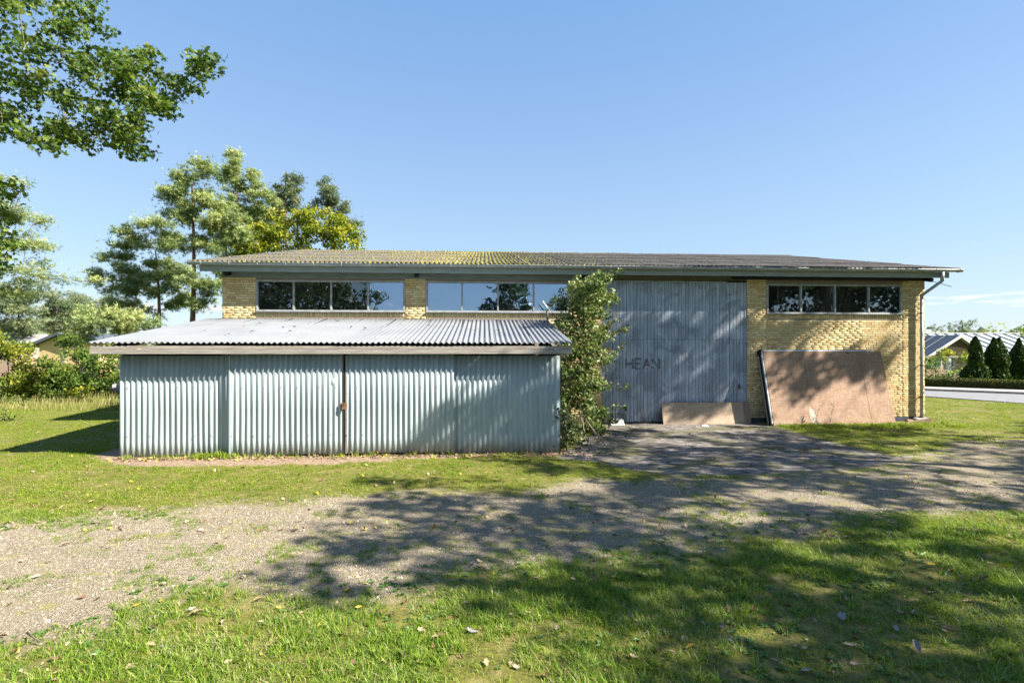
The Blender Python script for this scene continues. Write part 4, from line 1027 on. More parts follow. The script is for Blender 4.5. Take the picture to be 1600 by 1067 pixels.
P_, T_ = clumps(ctr, rad, 1500, .8, .2)
mt = empty('maple_tree', (-11.5, 5.2, 0)); tag(mt, 'green lobed-leaf maple whose boughs hang into the top left corner', 'tree')
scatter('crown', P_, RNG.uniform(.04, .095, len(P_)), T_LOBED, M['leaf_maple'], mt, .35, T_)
skeleton((-11.5, 5.2, -.1), (-10.2, 5.8, 8.0), ctr, .24, M['pale_stem'], mt, rmin=.006, start=.3)

# ------------------------------------------------------------------ shrub growing up between shed and door
random.seed(9)
def px_cloud(paths, dfun, step, rr):
    ctr = []; rad = []
    for pth in paths:
        for (p, q) in zip(pth[:-1], pth[1:]):
            Ls = math.hypot(q[0] - p[0], q[1] - p[1]); k = max(1, int(Ls / step))
            for i in range(k):
                t = (i + random.random()) / k; w_ = p[2] + (q[2] - p[2]) * t
                ctr.append(at_y(p[0] + (q[0] - p[0]) * t + random.uniform(-w_, w_), p[1] + (q[1] - p[1]) * t + random.uniform(-5, 5), dfun(w_))); rad.append(random.uniform(*rr))
    return ctr, rad
main = [[(900, 700, 20), (902, 650, 26), (904, 600, 26), (908, 550, 26), (912, 500, 24), (920, 465, 18), (928, 445, 12), (940, 432, 6)]] * 4
main += [[(925, 640, 16), (945, 655, 13)], [(925, 668, 14), (942, 680, 8)], [(920, 600, 18), (944, 606, 10)], [(925, 560, 16), (948, 556, 9)], [(920, 520, 18), (950, 524, 10)], [(925, 490, 14), (948, 492, 7)], [(930, 462, 11), (956, 468, 5)],
         [(885, 640, 14), (876, 615, 9)], [(885, 580, 14), (874, 566, 8)], [(885, 540, 12), (880, 525, 8)], [(888, 505, 13), (872, 505, 9)], [(895, 480, 11), (888, 470, 7)], [(905, 455, 8), (902, 440, 4)], [(880, 690, 16), (868, 675, 7)]] * 2
tw = [[(905, 470, 8), (900, 450, 5), (905, 437, 5)], [(900, 455, 4), (892, 440, 3)], [(950, 460, 8), (962, 450, 4)], [(940, 450, 3), (962, 428, 3), (972, 420, 3)], [(930, 520, 12), (960, 505, 4), (962, 490, 3)],
      [(940, 530, 8), (965, 522, 4), (985, 508, 3)], [(940, 560, 8), (966, 548, 3), (976, 538, 3)], [(940, 600, 8), (966, 604, 3), (980, 600, 3)], [(940, 640, 8), (966, 636, 3), (980, 632, 3)], [(935, 650, 9), (950, 660, 4), (978, 650, 3)],
      [(935, 575, 8), (958, 568, 3)], [(948, 480, 6), (962, 472, 3)], [(890, 500, 6), (876, 492, 4)], [(885, 520, 6), (872, 510, 4)], [(885, 560, 8), (878, 590, 5)], [(885, 620, 8), (876, 640, 5)]]
ctr, rad = px_cloud(main, lambda w_: 12.4 + random.uniform(-.75, .75), 3.2, (.12, .25))
c2, r2 = px_cloud(tw, lambda w_: 12.6 + random.uniform(-.3, .3), 4.0, (.06, .10))
gap = [i_ for i_, c_ in enumerate(ctr) if vnoise(c_[0] * 3.2, c_[2] * 2.4, 66) > .19]
ctr = [ctr[i_] for i_ in gap]; rad = [rad[i_] for i_ in gap]
P_, T_ = clumps(ctr + c2, rad + r2, 800, .9, .3); T_ = T_ - .22 * np.clip((2.3 - P_[:, 2]) / 1.2, 0, 1)  # lower leaves tinted darker to stand for the shrub's shaded interior
base = on_ground(914, 690)
cs = empty('climbing_shrub', tuple(base)); tag(cs, 'tall straggly shrub with pale autumn leaves climbing between shed and board door', 'shrub')
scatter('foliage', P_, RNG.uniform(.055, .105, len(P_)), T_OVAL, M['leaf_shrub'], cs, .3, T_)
skeleton((base[0], base[1], -.03), tuple(at_y(905, 610, 12.2)), ctr + c2, .02, M['stem'], cs, 'stem', rmin=.004, start=0, bname='twig')
b = MB(); 
for (x0_, y0_, x1_, y1_) in ((905, 672, 922, 705), (915, 690, 960, 712), (925, 660, 938, 690)):
    p, q = on_ground(x0_, y0_), on_ground(x1_, y1_); b.tube([(p[0], p[1], .5), ((p[0] + q[0]) / 2, (p[1] + q[1]) / 2, .22), (q[0], q[1], .02)], [.02, .015, .008], 5)
b.build('stem', M['stem'], cs)
ctr, rad = px_cloud([[(885, 700, 22), (885, 670, 20), (880, 640, 10)]] * 3 + [[(870, 700, 8), (868, 680, 5)], [(910, 702, 8), (900, 680, 10)]], lambda w_: 10.5 + random.uniform(-.45, .35), 4, (.13, .22))
for c_ in ctr: c_[2] = max(c_[2], .08)
P_, T_ = clumps(ctr, rad, 950, .9, .3); P_[:, 2] = np.maximum(P_[:, 2], .01)
base = on_ground(886, 706); ds = empty('low_shrub', tuple(base)); tag(ds, 'dense low dark shrub at the right front corner of the shed', 'shrub')
scatter('foliage', P_, RNG.uniform(.04, .085, len(P_)), T_OVAL, M['leaf_dark'], ds, .3, T_)
skeleton((base[0], base[1], -.03), tuple(at_y(886, 660, 10.5)), ctr, .025, M['stem'], ds, 'stem', rmin=.004, start=0, bname='twig')
# bare twig with a few leaves before the last pane
tg = empty('dry_twig', tuple(at_y(875, 500, 13.4))); b = MB()
q = [at_y(*p, 13.4) for p in ((890, 497), (876, 484), (868, 474), (872, 468))]; b.tube([tuple(v) for v in q], [.007, .006, .004, .003], 5)
q2 = [at_y(*p, 13.42) for p in ((870, 500), (862, 486), (858, 478))]; b.tube([tuple(v) for v in q2], [.007, .005, .003], 5); b.build('twig', M['stem'], tg)
scatter('leaf', np.array([at_y(x, y, 13.4) for x, y in ((868, 471), (872, 468), (874, 473), (866, 476), (860, 480), (883, 478), (870, 466))]), .07, T_OVAL, M['leaf_shrub'], tg)
tag(tg, 'dry twig with a few curled leaves in front of the last pane above the shed', 'twig')
# thin weeds growing up before the leaning panel
for k, (a, c_) in enumerate(((1272, 1284), (1296, 1303))):
    p = at_y(a, 658, 13.0); b = MB()
    b.tube([(p[0], 13.0, 0), tuple(at_y((a + c_) / 2, 645, 13.0)), tuple(at_y(c_, 632, 13.0))], [.006, .004, .002], 4); b.tube([tuple(at_y((a + c_) / 2, 645, 13.0)), tuple(at_y(a - 4, 636, 13.0))], [.004, .002], 4)
    w_ = empty('weed', (p[0], 13.0, 0)); b.build('stem', M['stem'], w_); b.build
    pts = np.array([at_y(a + (c_ - a) * t + random.uniform(-4, 4), 655 - 24 * t, 13.0) for t in np.linspace(0, 1, 16)])
    scatter('leaf', pts, .045, T_OVAL, M['leaf_bush'], w_)
    tag(w_, ('taller thin weed against the foot of the big leaning panel', 'smaller thin weed on the right against the foot of the big leaning panel')[k], 'weed')

# ------------------------------------------------------------------ trees outside the frame whose shade falls into it
sun_off = np.array((1.17, -.45, 1.0))
def in_poly(px, py, pl):
    pl = np.array(pl); ins = np.zeros(len(px), bool); n = len(pl)
    for i in range(n):
        a = pl[i]; b_ = pl[(i + 1) % n]; cnd = (a[1] > py) != (b_[1] > py)
        ins ^= cnd & (px < a[0] + (py - a[1]) * (b_[0] - a[0]) / ((b_[1] - a[1]) or 1e-9))
    return ins
SHADE = [  # (polygon in the photograph, share of the light taken)
    ([(430, 880), (520, 850), (440, 838), (560, 815), (520, 790), (600, 772), (760, 768), (900, 768), (1000, 770), (1080, 785), (1180, 800), (1330, 800), (1450, 830), (1600, 850), (1900, 860), (1900, 940), (1300, 935), (1000, 950), (760, 955), (640, 935), (520, 935), (450, 905)], .95),
    ([(900, 955), (1300, 935), (1900, 930), (1900, 1300), (1150, 1300), (1000, 1020)], .95),
    ([(640, 955), (900, 955), (1000, 1020), (900, 1040), (800, 1000)], .35),
    ([(960, 768), (900, 720), (930, 672), (1190, 664), (1300, 690), (1420, 715), (1400, 712), (1400, 822), (1330, 815), (1100, 790), (940, 772)], .95),
    ([(1400, 712), (1480, 690), (1900, 690), (1900, 870), (1600, 835), (1400, 822)], .5),
    ([(1215, 664), (1330, 668), (1440, 668), (1560, 690), (1420, 710), (1300, 690)], .6),
    ([(560, 745), (640, 742), (760, 750), (700, 765), (600, 765)], .7),
    ([(750, 715), (850, 708), (960, 735), (880, 755), (800, 735)], .6),
]
LIT = [[(1010, 668), (1180, 666), (1190, 676), (1040, 678)], [(1140, 768), (1240, 760), (1345, 776), (1330, 792), (1200, 786)], [(880, 752), (960, 748), (960, 764), (880, 768)], [(985, 688), (1080, 684), (1100, 694), (1000, 697)], [(1430, 806), (1600, 800), (1600, 832), (1500, 838)], [(620, 842), (760, 850), (700, 872), (620, 862)]]
WALLSHADE = [([(940, 478), (1030, 500), (1120, 478), (1166, 470), (1166, 660), (1036, 660), (940, 660), (940, 560)], .93),
             ([(1170, 480), (1330, 494), (1290, 530), (1230, 548), (1200, 660), (1170, 660)], .8),
             ([(1200, 575), (1240, 590), (1330, 560), (1385, 560), (1360, 605), (1300, 642), (1262, 618), (1215, 612)], 1.0),
             ([(1340, 545), (1420, 505), (1420, 540), (1395, 600), (1390, 560)], .6), ([(1180, 555), (1240, 575), (1200, 590)], .7),
             ([(800, 710), (690, 705), (620, 700), (700, 640), (865, 560), (875, 700)], .8)]
WLIT = [[(1300, 500), (1430, 495), (1440, 640), (1402, 640), (1385, 545), (1330, 540), (1255, 548)], [(1270, 640), (1390, 610), (1398, 657), (1270, 657)], [(1120, 520), (1150, 505), (1150, 530), (1125, 540)], [(1050, 560), (1090, 545), (1085, 565), (1060, 575)], [(1135, 600), (1163, 585), (1163, 620), (1140, 640)], [(950, 474), (1035, 474), (1035, 484), (950, 490)]]
ctr = []; rad = []
rs = np.random.default_rng(3)
N = 6400
gx = rs.uniform(-5, 26, N); gyy = rs.uniform(1.2, 13.5, N); Pg = np.stack([gx, gyy, 0 * gx], 1)
qx, qy, qd = proj(Pg)
prob = np.zeros(N)
for pl, p_ in SHADE: prob = np.where(in_poly(qx, qy, pl) & (qd > .5), np.maximum(prob, p_), prob)
# the crowns simply go on beyond the picture's edge
prob = np.where((qx > 1600) & (qd > .5) & (gx < 18), .85, prob)
for pl in LIT: prob = np.where(in_poly(qx, qy, pl), .03, prob)
prob *= np.clip(fbm(gx * .7, gyy * 1.0, 51, 3) * 2.4 - .1, .3, 1)
sel = rs.random(N) < prob * .95
for p_ in Pg[sel]:
    t = 8.0 + rs.normal(0, 1.0) + .25 * max(0, p_[1] - 7)
    ctr.append(p_ + sun_off * t); rad.append(rs.uniform(.2, .38))
n_ground = len(ctr)
N = 2600
wxx = rs.uniform(-1.5, 13, N); wzz = rs.uniform(0, 3.6, N)
Yw = np.where(wxx < 1.5, SY, W); Pw = np.stack([wxx, Yw, wzz], 1)
qx, qy, qd = proj(Pw); prob = np.zeros(N)
for pl, p_ in WALLSHADE: prob = np.where(in_poly(qx, qy, pl), np.maximum(prob, p_), prob)
for pl in WLIT: prob = np.where(in_poly(qx, qy, pl), .02, prob)
prob *= np.clip(fbm(wxx * 1.2 + wzz * 1.0, wzz * 2.0 - wxx * .7, 52, 3) * 2.8 - .4, .08, 1)
sel = rs.random(N) < prob * .36
for p_ in Pw[sel]:
    t = 10.5 + rs.normal(0, 1.0); ctr.append(p_ + sun_off * t); rad.append(rs.uniform(.2, .42))
ctr = np.array(ctr); rad = np.array(rad)
# nothing of these crowns may stand in the picture
qx, qy, qd = proj(ctr)
margin = 40 + FPX * .5 / np.maximum(qd, .5)
ok = (qd < .3) | (qx > 1600 + margin) | (qy < -margin)
ctr, rad = ctr[ok], rad[ok]
seeds_ = [((12.5, 1.0), 'shade_tree', 'off-frame broadleaf tree behind the camera on the right that dapples the drive'), ((16.5, 5.5), 'shade_tree', 'off-frame broadleaf tree on the right that shades the board door and gravel'), ((22.0, 7.5), 'shade_tree', 'off-frame broadleaf tree farthest right shading the brick wall')]
dist = np.array([np.hypot(ctr[:, 0] - s_[0][0], ctr[:, 1] - s_[0][1]) for s_ in seeds_]); own = dist.argmin(0)
for k, (xy, nm, lab) in enumerate(seeds_):
    c_ = ctr[own == k]; r_ = rad[own == k]
    if not len(c_): continue
    root = empty(nm, (*xy, 0)); tag(root, lab, 'tree', 'trees beyond the right edge')
    P_, T_ = clumps(c_, r_, 260, .8, .3)
    scatter('crown', P_, RNG.uniform(.12, .2, len(P_)), T_DIAMOND, M['leaf_maple'], root, .3, T_)
    zt = float(np.percentile(c_[:, 2], 85)); skeleton((*xy, -.1), (*xy, zt), [tuple(v) for v in c_[::3]], .22, M['stem'], root, rmin=.01, start=.5)
# trees behind the camera: what the windows mirror
def back_tree(x, y, h, r, mat, lab, seed, nC=60):
    random.seed(seed); c_ = []; r_ = []
    while len(c_) < nC:
        a = random.uniform(0, 2 * PI); z = random.uniform(.25, 1); q = r * math.sin(min(1, (1 - z) * 2.2 + .2) * PI / 2) * random.random() ** .5
        c_.append((x + q * math.cos(a), y + q * math.sin(a), z * h)); r_.append(random.uniform(.7, 1.2))
    root = empty('broadleaf_tree', (x, y, 0)); tag(root, lab, 'tree', 'trees behind the camera'); P_, T_ = clumps(c_, r_, 110, .8, .4)
    scatter('crown', P_, .36, T_DIAMOND, M[mat], root, .3, T_); skeleton((x, y, -.1), (x, y, h * .85), c_[::2], .25, M['stem'], root, start=.3)
back_tree(-13.5, -8, 12, 5.4, 'leaf_dark', 'off-frame dark tree behind the camera mirrored in the left window', 61, 130)
back_tree(1.6, -9, 8.0, 1.7, 'leaf_dark', 'off-frame narrow tree behind the camera mirrored in the middle window', 62, 36)
back_tree(25.5, -8, 13, 5.5, 'leaf_dark', 'off-frame wide tree behind the camera mirrored in the right window', 63, 150)
back_tree(33, -3, 13, 5.0, 'leaf_dark', 'off-frame tree far right behind the camera mirrored in the right window', 64, 130)
back_tree(19.5, -12, 13, 4.5, 'leaf_dark', 'off-frame tree farthest behind the camera mirrored at the left of the right window', 65, 110)

# ------------------------------------------------------------------ neighbours on the right
def cf(l, d, z): return (l * CC + d * SS, -l * SS + d * CC, z)       # metres right / ahead of the camera
def lx(px, d): return (px - 800) / FPX * d
def zz(py, d): return CAMH + (HORIZ - py) / FPX * d
nh = empty('neighbour_house', cf(lx(1510, 36), 36, 0)); tag(nh, 'low house with white gable trim and grey standing seam roof across the road', 'house')
M['seam_roof'] = plain('grey_metal_roof', (.30, .33, .36), (.24, .27, .30), .45, 2)
M['dark_roof'] = plain('dark_and_shaded_roof', (.085, .10, .125), (.06, .07, .09), .5, 2)
M['brown_clad'] = plain('brown_cladding', (.15, .09, .065), (.09, .055, .04), .8, 5, (4, 4, 1))
M['pink_brick'] = plain('pink_brown_brick', (.40, .27, .21), (.3, .2, .15), .85, 9)
d0, d1_, dr = 34.5, 36.0, 40.5
zr_ = zz(521, dr); ze = zz(560, d1_)
# main body
b = MB(); b.hull([cf(lx(1400, d1_), d1_ + .3, 0), cf(lx(1610, d1_), d1_ + .3, 0), cf(lx(1610, d1_), 44.5, 0), cf(lx(1400, d1_), 44.5, 0)], [cf(lx(1400, d1_), d1_ + .3, ze), cf(lx(1610, d1_), d1_ + .3, ze), cf(lx(1610, d1_), 44.5, ze), cf(lx(1400, d1_), 44.5, ze)])
b.build('wall', M['pink_brick'], nh)
def plate(name, quad, mat, parent, th=.12):
    b = MB(); lo = [(p[0], p[1], p[2] - th) for p in quad]; b.hull(lo, quad); return b.build(name, mat, parent)
rl_, rr_ = lx(1380, dr), lx(1592, dr)
rf_ = plate('roof', [cf(lx(1385, d1_), d1_, ze), cf(lx(1596, d1_) + 1.2, d1_, ze), cf(rr_, dr, zr_), cf(rl_, dr, zr_)], M['seam_roof'], nh)
b = MB(); b.hull([cf(rl_, dr, zr_ - .12), cf(rr_, dr, zr_ - .12), cf(rr_ + 1.0, 45, ze), cf(rl_, 45, ze)], [cf(rl_, dr, zr_), cf(rr_, dr, zr_), cf(rr_ + 1.0, 45, ze + .1), cf(rl_, 45, ze + .1)]); b.build('roof', M['seam_roof'], nh)
b = MB(); b.hull([cf(rl_, dr - .12, zr_ - .02), cf(rr_, dr - .12, zr_ - .02), cf(rr_, dr + .12, zr_ - .02), cf(rl_, dr + .12, zr_ - .02)], [cf(rl_, dr - .1, zr_ + .07), cf(rr_, dr - .1, zr_ + .07), cf(rr_, dr + .1, zr_ + .07), cf(rl_, dr + .1, zr_ + .07)]); b.build('ridge', M['frame'], nh)
for k in range(13):
    l1 = lx(1470 + 16 * k * .95, d1_) ; l0 = l1 - .0
    top_l = lx(1388 + 15.2 * k + 40, dr)
    if top_l > rr_ - .1: break
    p, q = Vector(cf(top_l, dr, zr_ + .03)), Vector(cf(top_l + .35, d1_, ze + .03))
    b = MB(); b.tube([p, q], .035, 4); b.build('seam', M['dark_roof'], rf_)
# cross gable
pk = (lx(1502, d0), zz(523, d0)); lf = (lx(1449, d0), zz(557, d0)); rg = (lx(1551, d0), zz(557, d0))
b = MB(); b.add([cf(lf[0] + .3, d0 + .5, 0), cf(rg[0] - .3, d0 + .5, 0), cf(rg[0] - .3, d0 + .5, rg[1]), cf(pk[0], d0 + .5, pk[1] - .15), cf(lf[0] + .3, d0 + .5, lf[1]),
              cf(lf[0] + .3, dr, 0), cf(rg[0] - .3, dr, 0), cf(rg[0] - .3, dr, rg[1]), cf(pk[0], dr, pk[1] - .15), cf(lf[0] + .3, dr, lf[1])],
             [(0, 1, 2, 3, 4), (0, 5, 6, 1), (1, 6, 7, 2), (4, 9, 5, 0), (2, 7, 8, 3), (3, 8, 9, 4)]); b.build('gable_wall', M['pink_brick'], nh)
b = MB(); hw = .38; b.add([cf(pk[0] - (pk[0] - lf[0]) * hw, d0 + .46, pk[1] - (pk[1] - lf[1]) * hw - .12), cf(pk[0] + (rg[0] - pk[0]) * hw * 1.6, d0 + .46, pk[1] - (pk[1] - rg[1]) * hw * 1.6 - .12), cf(pk[0], d0 + .46, pk[1] - .14)], [(0, 1, 2)]); b.build('cladding', M['brown_clad'], nh)
gr_ = plate('roof', [cf(lf[0], d0, lf[1]), cf(pk[0], d0, pk[1]), cf(pk[0], dr, pk[1] + .05), cf(lf[0] - .3, dr, lf[1])], M['dark_roof'], nh, .1)  # left slope in the dark tone: its shade is put into the colour
plate('roof', [cf(pk[0] + .004, d0, pk[1]), cf(rg[0], d0, rg[1]), cf(rg[0], dr - 2, rg[1]), cf(pk[0] + .004, dr, pk[1] + .05)], M['seam_roof'], nh, .1)
for k in range(1, 6):
    dd_ = d0 + .2 + k * .95
    b = MB(); b.tube([cf(lf[0] - .02 * k, dd_, lf[1] + .02), cf(pk[0] - .02, dd_, pk[1] + .03)], .025, 4); b.build('seam', M['frame'], gr_)
for (u, v_) in ((lf, pk), (rg, pk)):
    b = MB(); y = d0 - .03; t = .2
    b.add([cf(u[0], y, u[1] - t), cf(v_[0], y, v_[1] - t), cf(v_[0], y, v_[1] + .03), cf(u[0], y, u[1] + .03), cf(u[0], y + .025, u[1] - t), cf(v_[0], y + .025, v_[1] - t), cf(v_[0], y + .025, v_[1] + .03), cf(u[0], y + .025, u[1] + .03)],
          [(0, 1, 2, 3), (7, 6, 5, 4), (0, 4, 5, 1), (2, 6, 7, 3), (0, 3, 7, 4), (1, 5, 6, 2)]); b.build('barge_board', M['white_frame'], nh)
for a, b2 in ((1462, 1480), (1488, 1500)):
    b = MB(); x0, x1 = lx(a, d0), lx(b2, d0); b.hull([cf(x0, d0 + .44, .9), cf(x1, d0 + .44, .9), cf(x1, d0 + .495, .9), cf(x0, d0 + .495, .9)], [cf(x0, d0 + .44, 1.75), cf(x1, d0 + .44, 1.75), cf(x1, d0 + .495, 1.75), cf(x0, d0 + .495, 1.75)]); w_ = b.build('window', M['white_frame'], nh)
    b = MB(); b.hull([cf(x0 + .06, d0 + .42, .96), cf(x1 - .06, d0 + .42, .96), cf(x1 - .06, d0 + .438, .96), cf(x0 + .06, d0 + .438, .96)], [cf(x0 + .06, d0 + .42, 1.69), cf(x1 - .06, d0 + .42, 1.69), cf(x1 - .06, d0 + .438, 1.69), cf(x0 + .06, d0 + .438, 1.69)]); b.build('pane', M['glass'], w_)
# pergola
pg = empty('pergola', cf(lx(1484, 31), 31, 0)); b = MB(); x = lx(1484, 31)
b.hull([cf(x - .09, 31, 0), cf(x + .09, 31, 0), cf(x + .09, 31.18, 0), cf(x - .09, 31.18, 0)], [cf(x - .09, 31, zz(560, 31)), cf(x + .09, 31, zz(560, 31)), cf(x + .09, 31.18, zz(560, 31)), cf(x - .09, 31.18, zz(560, 31))]); b.build('post', M['white_frame'], pg)
b = MB(); z1 = zz(558.5, 31); b.hull([cf(x - 1.6, 30.98, z1 - .02), cf(x + 1.9, 30.98, z1 - .02), cf(x + 1.9, 31.1, z1 - .02), cf(x - 1.6, 31.1, z1 - .02)], [cf(x - 1.6, 30.98, z1 + .1), cf(x + 1.9, 30.98, z1 + .1), cf(x + 1.9, 31.1, z1 + .1), cf(x - 1.6, 31.1, z1 + .1)]); b.build('beam', M['weathered_wood'], pg)
tag(pg, 'pergola with one white post before the neighbouring house', 'pergola')
gr2 = 'garden shrubs before the neighbouring house'
shrub('garden_shrub', 'yellow green climber on top of the pergola', 'shrub', [(1475, 553, 18, 6), (1460, 560, 14, 7), (1508, 556, 8, 8), (1503, 570, 5, 12)], 30.5, 1462, 'leaf_yellow', gr2, 70, .14, 380, 3)
shrub('garden_shrub', 'dark green shrub between workshop corner and pergola post', 'shrub', [(1455, 580, 14, 12), (1470, 588, 18, 8), (1448, 570, 10, 10)], 29, 1458, 'leaf_bush', gr2, 71, .12, 380, 3)
shrub('garden_shrub', 'grey green shrub right of the white pergola post', 'shrub', [(1495, 588, 16, 8), (1480, 592, 16, 5), (1505, 580, 8, 8)], 28.6, 1495, 'needle', gr2, 72, .12, 380, 3, T_OVAL)
shrub('garden_shrub', 'small rosy shrub between the second and third thuja', 'shrub', [(1577, 575, 5, 10), (1577, 590, 5, 6)], 31, 1577, 'leaf_shrub', gr2, 73, .12, 380, 3)
# thujas
for k, (px, w_, top, lab) in enumerate(((1524, 17, 527, 'narrow pointed thuja nearest the pergola, first from the left'), (1557, 18, 529, 'broad twin-topped thuja, second from the left'), (1592, 17, 530, 'third thuja from the left, at the right picture edge'), (1628, 17, 528, 'off-frame thuja continuing the row at the right'))):
    d = 27.6; random.seed(80 + k); zt = zz(top, d); xc = lx(px, d); R0 = w_ / FPX * d
    n = 9000; u = RNG.random(n) ** .8; a = RNG.uniform(0, 2 * PI, n)
    prof = R0 * np.clip((1 - u) * (1.5 if k != 1 else 2.0), 0, 1) ** .75 * (.82 + .18 * np.sin(u * 9 + k)) * (1 - .15 * (1 - u) ** 6)
    lump = 1 + .34 * (fbm(a * 2.2, u * 9, 90 + k) - .5) * 2
    rr = prof * lump * RNG.uniform(.72, 1.02, n)
    if k == 1: xo = np.where(RNG.random(n) < .5, -.16, .16) * np.clip((u - .5) * 2, 0, 1); rr = rr * (1 - .3 * np.clip((u - .6) * 2, 0, 1))
    else: xo = 0 * u
    P_ = np.stack([xc + xo + rr * np.cos(a), d + rr * np.sin(a), .04 + u * zt], 1); P_ = np.stack([P_[:, 0] * CC + P_[:, 1] * SS, -P_[:, 0] * SS + P_[:, 1] * CC, P_[:, 2]], 1)
    root = empty('thuja', cf(xc, d, 0)); tag(root, lab, 'thuja', 'thuja row behind the low hedge')
    scatter('foliage', P_, .13 * RNG.uniform(.7, 1.3, n), T_DIAMOND, M['thuja'], root, .1, RNG.normal(.4, .2, n) + .25 * (lump - 1) * 3)
    b = MB(); b.tube([cf(xc, d, -.05), cf(xc, d, zt * .9)], [.09, .02], 6); b.build('trunk', M['stem'], root)
# low hedge along the pavement
hp0 = F0 + pn * 2.5 ; hp1 = F1 + pn * 2.5; Lh = np.linalg.norm(hp1 - hp0); n = 42000
t = RNG.random(n) * Lh; s_ = RNG.choice([0, 1, 2], n, p=[.45, .4, .15]); q_ = RNG.uniform(-.3, .3, n); z_ = RNG.uniform(.02, .58, n)
q_ = np.where(s_ == 0, -.3 + RNG.uniform(-.03, .06, n), q_); z_ = np.where(s_ == 1, .58 + RNG.uniform(-.06, .03, n), z_); z_ += .05 * (fbm(t * .8, 0 * t, 77) - .5)
P_ = hp0[None] + d[None] * 0 if False else None
dirh = (hp1 - hp0) / Lh
P_ = np.stack([hp0[0] + dirh[0] * t + pn[0] * q_, hp0[1] + dirh[1] * t + pn[1] * q_, z_ + .0], 1)
hd = empty('low_hedge', (hp0[0], hp0[1], 0)); tag(hd, 'low clipped green hedge running along the far pavement', 'hedge')
scatter('foliage', P_, .075 * RNG.uniform(.7, 1.3, n), T_DIAMOND, M['hedge_leaf'], hd, .3, RNG.normal(.5, .2, n) + .5 * (fbm(t * .9, z_ * 2, 78) - .5))
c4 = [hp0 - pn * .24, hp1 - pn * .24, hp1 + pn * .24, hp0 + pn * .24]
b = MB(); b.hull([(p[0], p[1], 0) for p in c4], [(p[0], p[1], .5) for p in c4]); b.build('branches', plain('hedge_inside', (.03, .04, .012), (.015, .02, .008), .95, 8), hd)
# trees over the house, mast
ptree('cedar_tree', 'dark spreading conifer rising behind the neighbouring house', 'tree', [(1500, 508, 26, 7), (1487, 513, 18, 6), (1518, 514, 24, 7), (1530, 518, 20, 6)], 55, (1505, 545), (1503, 500), 'needle_blue', 'stem', None, .32, seed=91, per=22, n_per_m2=.8, cl_r=(.6, 1.1), depth=.6)
ptree('round_tree', 'yellow green tree crown right of the dark conifer behind the house', 'tree', [(1552, 518, 16, 6)], 58, (1552, 545), (1552, 514), 'leaf_yellow', 'stem', None, .3, T_OVAL, 22, .8, seed=92, n_per_m2=1, cl_r=(.6, 1.0))
ptree('round_tree', 'grey green tree crown at the right picture edge behind the house', 'tree', [(1580, 518, 16, 7), (1605, 522, 16, 10), (1595, 518, 10, 6)], 57, (1590, 545), (1588, 514), 'leaf_bush', 'stem', None, .3, T_OVAL, 22, .8, seed=93, n_per_m2=1, cl_r=(.6, 1.0))
b = MB(); q = cf(lx(1459.5, 60), 60, 0); z1 = zz(507, 60); b.tube([q, (q[0], q[1], z1)], .04, 5); b.tube([(q[0] - .35, q[1], z1 - .3), (q[0] + .35, q[1], z1 - .3)], .03, 4); b.tube([(q[0] - .25, q[1], z1 - .75), (q[0] + .25, q[1], z1 - .75)], .03, 4)
tag(b.build('aerial_mast', M['frame']), 'thin aerial mast standing beyond the neighbouring roof beside the workshop corner', 'aerial')
b = MB(); x0, x1 = lx(1448, 56), lx(1475, 56); zt = zz(514, 56); b.add([cf(x0, 56, 0), cf(x1, 56, 0), cf(x1, 56, zz(520, 56)), cf((x0 + x1) / 2, 56, zt), cf(x0, 56, zz(520, 56)), cf(x0, 60, 0), cf(x1, 60, 0), cf(x1, 60, zz(520, 56)), cf((x0 + x1) / 2, 60, zt), cf(x0, 60, zz(520, 56))],
      [(0, 1, 2, 3, 4), (9, 8, 7, 6, 5), (0, 5, 6, 1), (1, 6, 7, 2), (2, 7, 8, 3), (3, 8, 9, 4), (4, 9, 5, 0)])
tag(b.build('white_house', M['white_frame']), 'white gabled house top just showing beyond the neighbouring ridge', 'house')
# far wood closing the view
n = 5200; ang = RNG.uniform(-1.15, 1.2, n); dd_ = RNG.uniform(110, 150, n); hh = (3 + 6 * fbm(ang * 14, 0 * ang, 95)) * RNG.random(n) ** .6
P_ = np.stack([np.sin(ang + YAW) * dd_, np.cos(ang + YAW) * dd_, hh], 1)
tag(scatter('far_wood', P_, RNG.uniform(1.6, 3.2, n), T_OVAL, M['needle_blue'], None, .2), kind='stuff')

# ------------------------------------------------------------------ neighbours on the left
th_ = empty('tan_house', cf(lx(75, 34), 34, 0)); tag(th_, 'tan gable house with dark roof edge seen above the left shrubs', 'house')
M['tan'] = plain('tan_render', (.58, .41, .21), (.48, .33, .16), .85, 6)
D = 34; z0 = 0; pL, pK, pR = (lx(47, D), zz(536, D)), (lx(88, D), zz(519, D)), (lx(112, D), zz(528, D))
b = MB(); b.add([cf(pL[0] + .25, D + .4, 0), cf(pR[0], D + .4, 0), cf(pR[0], D + .4, pR[1] - .1), cf(pK[0], D + .4, pK[1] - .1), cf(pL[0] + .25, D + .4, pL[1] - .1),
                 cf(pL[0] + .25, D + 7, 0), cf(pR[0], D + 7, 0), cf(pR[0], D + 7, pR[1] - .1), cf(pK[0], D + 7, pK[1] - .1), cf(pL[0] + .25, D + 7, pL[1] - .1)],
                [(0, 1, 2, 3, 4), (9, 8, 7, 6, 5), (1, 6, 7, 2), (5, 0, 4, 9), (4, 3, 8, 9), (3, 2, 7, 8)]); b.build('wall', M['tan'], th_)
plate('roof', [cf(pL[0], D, pL[1]), cf(pK[0], D, pK[1]), cf(pK[0], D + 7.2, pK[1]), cf(pL[0], D + 7.2, pL[1])], M['dark_roof'], th_, .2)
